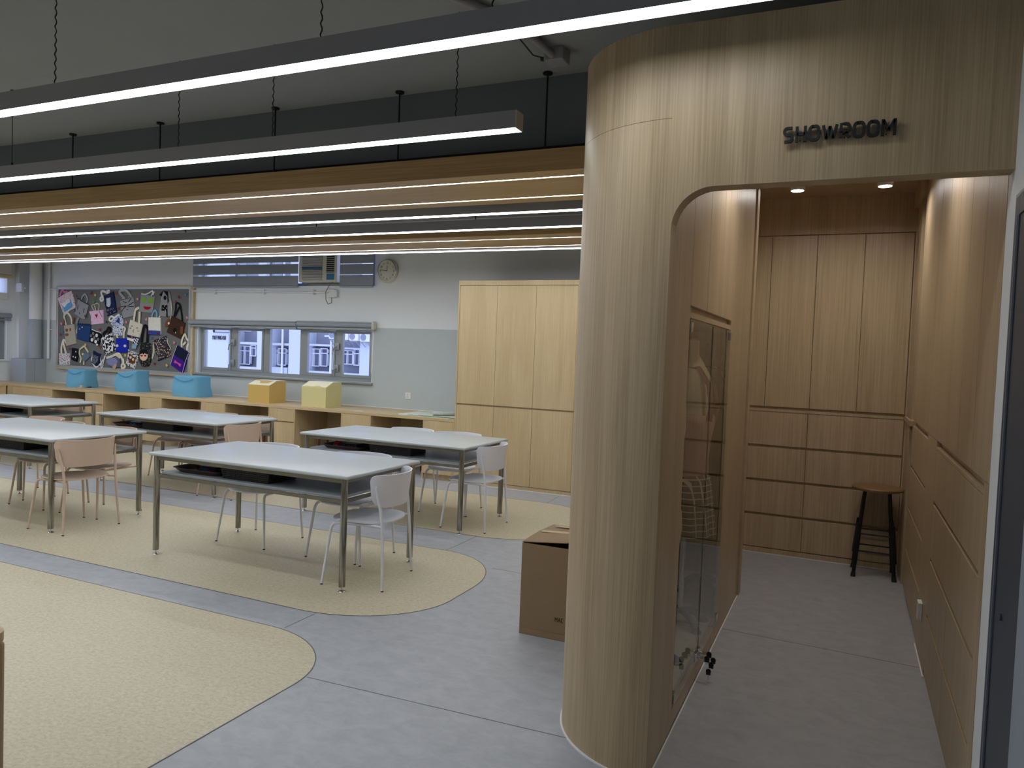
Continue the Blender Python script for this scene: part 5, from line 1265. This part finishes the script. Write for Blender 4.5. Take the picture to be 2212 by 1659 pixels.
hand_bag('black bag printed with large white and grey ovals', 'C', [(1160, 165), (1290, 210), (1420, 270), (1440, 340), (1400, 480), (1370, 610), (1230, 560), (1110, 505), (1130, 330)], V_(BLACK),
    [('e', 'white_oval', WHITE, [(1320, 320, 34, 50), (1190, 445, 38, 52), (1293, 495, 38, 50), (1330, 580, 30, 26)]), ('e', 'grey_oval', (130, 130, 134), [(1222, 268, 30, 48), (1255, 385, 30, 50), (1360, 430, 24, 44), (1160, 330, 26, 40)]), ('h', 'drawstring', WHITE, [[(1165, 150), (1280, 200), (1400, 240), (1390, 290)]], 0.008)], 0.0, name='drawstring_bag')
cow = spotty('print_black_white', S(230, 230, 234), [S(22, 24, 36)], 22, 0.5, 'noise')
hand_bag('white bag with black abstract print and black scrunched handle', 'C', [(1530, 330), (1620, 290), (1710, 250), (1780, 480), (1850, 720), (1700, 800), (1550, 870), (1480, 650), (1420, 420)], cow,
    [('h', 'handle', BLACK, [[(1510, 370), (1500, 270), (1580, 200), (1640, 110), (1700, 150), (1670, 240), (1610, 320)]], 0.05)], 0.0)
lace = spotty('print_blue_white', S(206, 212, 224), [S(34, 62, 136)], 48, 0.42)
hand_bag('blue and white patterned drawstring bag with thick white loops', 'A', [(1740, 1180), (1860, 1090), (2000, 1060), (2055, 1250), (2040, 1500), (2030, 1630), (1900, 1640), (1765, 1630), (1750, 1400)], lace,
    [('h', 'drawstring', WHITE, [[(1850, 1150), (1760, 1100), (1700, 1090), (1660, 1170), (1700, 1220), (1760, 1180), (1850, 1080), (1940, 1040), (1900, 1130), (1840, 1220), (1780, 1310), (1720, 1280)]], 0.03), ('p', 'blue_gather', (24, 50, 140), [[(1930, 1120), (1970, 1160), (1960, 1260), (1990, 1310), (1930, 1280), (1880, 1240), (1820, 1320)]])], 0.0, name='drawstring_bag')
hand_bag('royal blue bag with two white round patches and cream handle', 'D', [(35, 372), (200, 380), (345, 382), (352, 570), (350, 750), (190, 760), (28, 752), (22, 560)], V_((24, 44, 170)),
    [('h', 'handle', CREAM, [[(75, 380), (55, 290), (120, 160), (210, 85), (270, 120), (250, 220), (230, 375)]], 0.036), ('e', 'round_patch', (224, 212, 214), [(76, 575, 34, 36), (282, 580, 36, 38)])], 0.004)
hand_bag('cream bag with stitched smiling face and patchwork bottom', 'B', [(415, 1105), (580, 1180), (745, 1240), (710, 1400), (660, 1590), (500, 1560), (335, 1510), (370, 1310)], V_((214, 208, 192)),
    [('h', 'handle', CREAM, [[(500, 1140), (530, 1000), (550, 850), (650, 800)], [(655, 900), (660, 1050), (640, 1210)]], 0.045), ('s', 'stitched_face', BLACK, [[(445, 1300), (465, 1275), (490, 1295)], [(585, 1345), (605, 1325), (632, 1345)], [(522, 1375), (498, 1410), (510, 1460)], [(620, 1400), (622, 1430)], [(650, 1405), (652, 1435)], [(415, 1330), (430, 1360)], [(435, 1325), (445, 1355)]], 0.008),
     ('p', 'navy_band', NAVY, [[(345, 1515), (660, 1595), (645, 1660), (350, 1580)]]), ('p', 'white_band', WHITE, [[(345, 1582), (640, 1660), (625, 1730), (350, 1650)]]), ('p', 'checked_patch', checker('check_black_white', S(225, 228, 232), S(24, 26, 34), 34), [[(525, 1600), (670, 1620), (620, 1785), (495, 1740)]]),
     ('p', 'light_blue_patch', (126, 172, 200), [[(490, 1755), (610, 1772), (578, 1890), (466, 1876)]]), ('p', 'red_patch', (190, 90, 84), [[(450, 1550), (500, 1560), (495, 1620), (460, 1620)]])], 0.006)
hand_bag('white bag with blue lower band and light blue handle', 'B', [(885, 1048), (1050, 1052), (1205, 1062), (1212, 1240), (1215, 1395), (1214, 1515), (1060, 1512), (892, 1505), (886, 1250)], V_((226, 224, 214)),
    [('h', 'handle', (130, 180, 222), [[(985, 1080), (990, 980), (1030, 890), (1075, 865), (1105, 950), (1110, 1080)]], 0.03), ('p', 'blue_band', (46, 74, 160), [[(886, 1393), (1214, 1412), (1214, 1520), (892, 1505)]]), ('e', 'red_flower_patch', (150, 20, 50), [(938, 1440, 22, 22), (1155, 1475, 30, 28), (952, 1495, 16, 10)])])
camo = spotty('print_black_scrawl', S(28, 30, 34), [S(120, 118, 104)], 34, 0.6, 'noise')
hand_bag('long dark patterned bag with round face patch and black hair', 'D', [(670, 500), (810, 480), (950, 520), (955, 760), (948, 1000), (890, 1115), (800, 1130), (710, 1115), (642, 990), (655, 740)], camo,
    [('h', 'handle', BLACK, [[(700, 510), (725, 330), (760, 100), (820, 45), (860, 130), (868, 320), (850, 520)]], 0.05), ('e', 'face_patch', (232, 196, 166), [(778, 850, 108, 125)]), ('p', 'hair_patch', BLACK, [[(665, 800), (690, 700), (780, 655), (870, 700), (890, 790), (840, 800), (810, 770), (770, 810), (740, 775), (710, 800)]]),
     ('p', 'heart_patch', (140, 16, 40), [[(690, 815), (725, 825), (760, 815), (755, 845), (725, 870), (700, 850)], [(790, 815), (820, 828), (855, 815), (848, 848), (820, 870), (796, 850)]])], 0.003)
teddy = spotty('print_dark_teddies', S(42, 44, 60), [S(180, 150, 120), S(140, 96, 64), S(210, 196, 170)], 20, 0.27)
hand_bag('dark drawstring bag with small brown and cream figures', 'D', [(1010, 440), (1180, 370), (1355, 315), (1420, 560), (1480, 850), (1310, 910), (1140, 985), (1070, 720)], teddy,
    [('h', 'drawstring', CREAM, [[(1015, 470), (1030, 640), (1000, 780), (985, 910)], [(1025, 470), (1035, 620), (1030, 780), (995, 920)], [(1375, 380), (1400, 500), (1460, 640), (1420, 710), (1300, 750)], [(1375, 380), (1370, 520), (1330, 660), (1300, 760), (1305, 800)]], 0.007)], 0.0, name='drawstring_bag')
hand_bag('purple and navy bag with pink bow patch, lower right corner of the board', 'D', [(1665, 560), (1820, 670), (1975, 770), (1890, 1040), (1800, 1315), (1640, 1200), (1478, 1085), (1530, 900), (1600, 740)], V_((64, 28, 140)),
    [('p', 'navy_yoke', (22, 28, 54), [[(1665, 565), (1970, 772), (1880, 1010), (1830, 1000), (1790, 930), (1740, 930), (1700, 880), (1655, 880), (1620, 830), (1570, 820)]]), ('p', 'bow_patch', (232, 90, 150), [[(1600, 955), (1675, 1020), (1765, 1065), (1745, 1140), (1665, 1045), (1575, 1030)]]),
     ('h', 'handle', CREAM, [[(1765, 620), (1775, 450), (1845, 270), (1900, 380), (1945, 470), (1920, 600), (1905, 700)], [(1790, 560), (1880, 480)]], 0.035), ('s', 'side_piping', (206, 200, 214), [[(1660, 570), (1570, 800), (1485, 1075)], [(1965, 775), (1880, 990), (1800, 1300)]], 0.008)])
flo = spotty('print_small_floral', S(222, 220, 222), [S(140, 60, 64), S(70, 74, 84), S(150, 110, 90)], 34, 0.3)
hand_bag('small floral print bag with tall cream handles at the lower left', 'C', [(245, 822), (400, 826), (545, 820), (548, 980), (545, 1145), (400, 1150), (258, 1148), (250, 980)], flo, [('h', 'handle', CREAM, [[(310, 830), (320, 660), (345, 500), (390, 450), (435, 500), (430, 540)], [(350, 480), (395, 620), (440, 830)]], 0.045)])
hand_bag('small black bag with white dots', 'C', [(610, 668), (710, 680), (800, 712), (790, 880), (755, 1062), (670, 1040), (590, 1000), (605, 830)], spotty('print_white_dots', S(18, 20, 30), [S(230, 230, 230)], 13, 0.2), [('h', 'drawstring', WHITE, [[(795, 715), (770, 780), (785, 830)]], 0.006)], 0.0, name='drawstring_bag')
hand_bag('blue-grey pouch with tied cream and yellow ribbons', 'C', [(930, 860), (1000, 810), (1070, 808), (1135, 900), (1050, 990), (970, 1060), (905, 1010), (895, 930)], V_((104, 124, 146)), [('h', 'ribbon', (214, 208, 168), [[(1065, 800), (1010, 690), (950, 625), (880, 680), (820, 730), (830, 860), (860, 960), (845, 1090)], [(880, 850), (930, 850), (960, 900), (945, 1140)]], 0.034)])
hand_bag('denim bucket bag with grey scribbled panel and white straps', 'C', [(1215, 745), (1320, 810), (1440, 850), (1410, 1020), (1350, 1170), (1290, 1190), (1165, 1080), (1200, 900)], V_((26, 36, 66)),
    [('p', 'printed_panel', spotty('print_scribble', S(120, 124, 140), [S(40, 44, 64)], 60, 0.52, 'noise'), [[(1200, 860), (1375, 910), (1340, 1050), (1250, 1140), (1190, 1050)]]), ('h', 'white_strap', WHITE, [[(1200, 850), (1170, 1000), (1210, 1140), (1300, 1205), (1400, 1120), (1480, 1000)], [(1425, 860), (1415, 980), (1410, 1060)], [(1540, 890), (1500, 1050), (1455, 1250), (1430, 1180), (1430, 1100)]], 0.024)])
hand_bag('lavender scoop shaped bag with tan tip and cream shoulder strap', 'C', [(1680, 955), (1780, 945), (1915, 940), (1960, 990), (1965, 1210), (1880, 1230), (1700, 1200), (1610, 1120), (1600, 1010)], V_((96, 98, 116)),
    [('e', 'lavender_scoop', spotty('print_lavender', S(150, 154, 190), [S(120, 124, 170)], 60, 0.5, 'noise'), [(1750, 1055, 155, 115)]), ('p', 'tan_cone', (206, 168, 130), [[(1890, 1110), (1850, 1270), (1800, 1260), (1750, 1190)]]), ('h', 'shoulder_strap', CREAM, [[(1570, 950), (1700, 920), (1840, 850), (1930, 830), (2010, 960), (2060, 1110), (2100, 1190), (2030, 1240), (1995, 1160), (2060, 1080), (2040, 980)], [(1830, 860), (1900, 890), (1960, 960)]], 0.04)])
hand_bag('white lettered bag with brown bear face patch', 'D', [(370, 690), (510, 740), (640, 800), (585, 990), (520, 1195), (400, 1130), (285, 1075), (330, 880)], spotty('print_letters', S(216, 216, 220), [S(40, 42, 56)], 30, 0.55, 'noise'),
    [('p', 'bear_patch', (112, 68, 36), [[(390, 770), (430, 800), (480, 850), (540, 880), (585, 860), (560, 930), (545, 1040), (480, 1065), (400, 1030), (370, 950), (385, 860)]]), ('e', 'eye_patch', (224, 224, 220), [(428, 885, 28, 36), (495, 940, 26, 36)]), ('e', 'nose_patch', BLACK, [(442, 985, 14, 20)]), ('h', 'drawstring', WHITE, [[(375, 700), (320, 690), (270, 745)]], 0.008)], 0.001, name='drawstring_bag')

pins = [('A', 730, 515, 'red', 'right of the pink leaf print bag'), ('A', 1150, 440, 'red', 'above the pink drawstring bag'), ('A', 1270, 498, 'yellow', 'left of the navy tote bag'), ('A', 1220, 685, 'green', 'above the cords of the pink drawstring bag'),
 ('A', 1855, 440, 'red', 'right of the top of the navy tote bag'), ('A', 1915, 870, 'crimson', 'right of the lower navy tote bag'), ('A', 315, 1300, 'pink', 'left of the beige spotted bag'), ('A', 1590, 1245, 'navy', 'right of the pink drawstring bag'),
 ('B', 605, 570, 'pink', 'between the whiskered bag and the green-eyed bag'), ('B', 1695, 515, 'red', 'above the dark brown dog bag'), ('B', 1885, 455, 'blue', 'in the top right corner of the board'), ('B', 1597, 655, 'red', 'at the top of the black shoulder strap'),
 ('B', 1915, 1065, 'pink', 'right of the dark brown dog bag'), ('B', 305, 1185, 'pink', 'left of the cream smiling bag'), ('B', 835, 1105, 'pink', 'left of the white and blue bag'),
 ('C', 358, 210, 'blue', 'left of the beige spotted bag'), ('C', 285, 300, 'red', 'at the left edge of the board'), ('C', 1400, 160, 'red', 'above the black oval print bag'), ('C', 545, 700, 'red', 'between the floral and dotted bags'), ('C', 995, 590, 'yellow', 'above the blue-grey pouch'),
 ('C', 1405, 645, 'red', 'below the black oval print bag'), ('D', 965, 365, 'blue', 'below the white and blue bag'), ('D', 1575, 495, 'pink', 'left of the purple bag handle'), ('D', 280, 830, 'yellow', 'left of the bear patch bag'), ('D', 1050, 1050, 'red', 'below the dark drawstring bag with figures'), ('D', 1375, 1100, 'yellow', 'left of the purple bag')]
PC = {'red': (150, 16, 34), 'crimson': (160, 30, 66), 'yellow': (232, 214, 40), 'green': (80, 150, 50), 'pink': (236, 140, 160), 'navy': (30, 32, 84), 'blue': (34, 104, 176)}
for c, x, y, colr, wh in pins:
    v = cp3(c, x, y); o = empty('butterfly_pin', (v.x, BY, v.z), 0, colr + ' butterfly shaped pin ' + wh, 'pin', 'butterfly pins on the pin board')
    mt = MATS.get('pin_' + colr) or plain('pin_' + colr, S(*PC[colr]), 0.35)
    m = MB(); a0 = ((x * 7 + y * 3) % 11 - 5) * 0.17; s_ = 0.024
    for sg in (-1, 1):
        for (ax, az, rx, rz) in ((0.55, 0.4, 0.52, 0.5), (0.45, -0.45, 0.4, 0.42)):
            q = []
            for k in range(12):
                t = 2 * PI * k / 12; X, Z = sg * (ax + rx * math.cos(t)) * s_, (az + rz * math.sin(t)) * s_
                q.append((X * math.cos(a0) - Z * math.sin(a0), -0.012 - 0.25 * abs(X), X * math.sin(a0) + Z * math.cos(a0)))
            m.prism(q, (0, -0.003, 0))
    m.build('wings', mt, o)
    MB().tube([(0, 0, 0), (0, -0.016, 0)], 0.003, 6).build('pin_stem', mt, o)
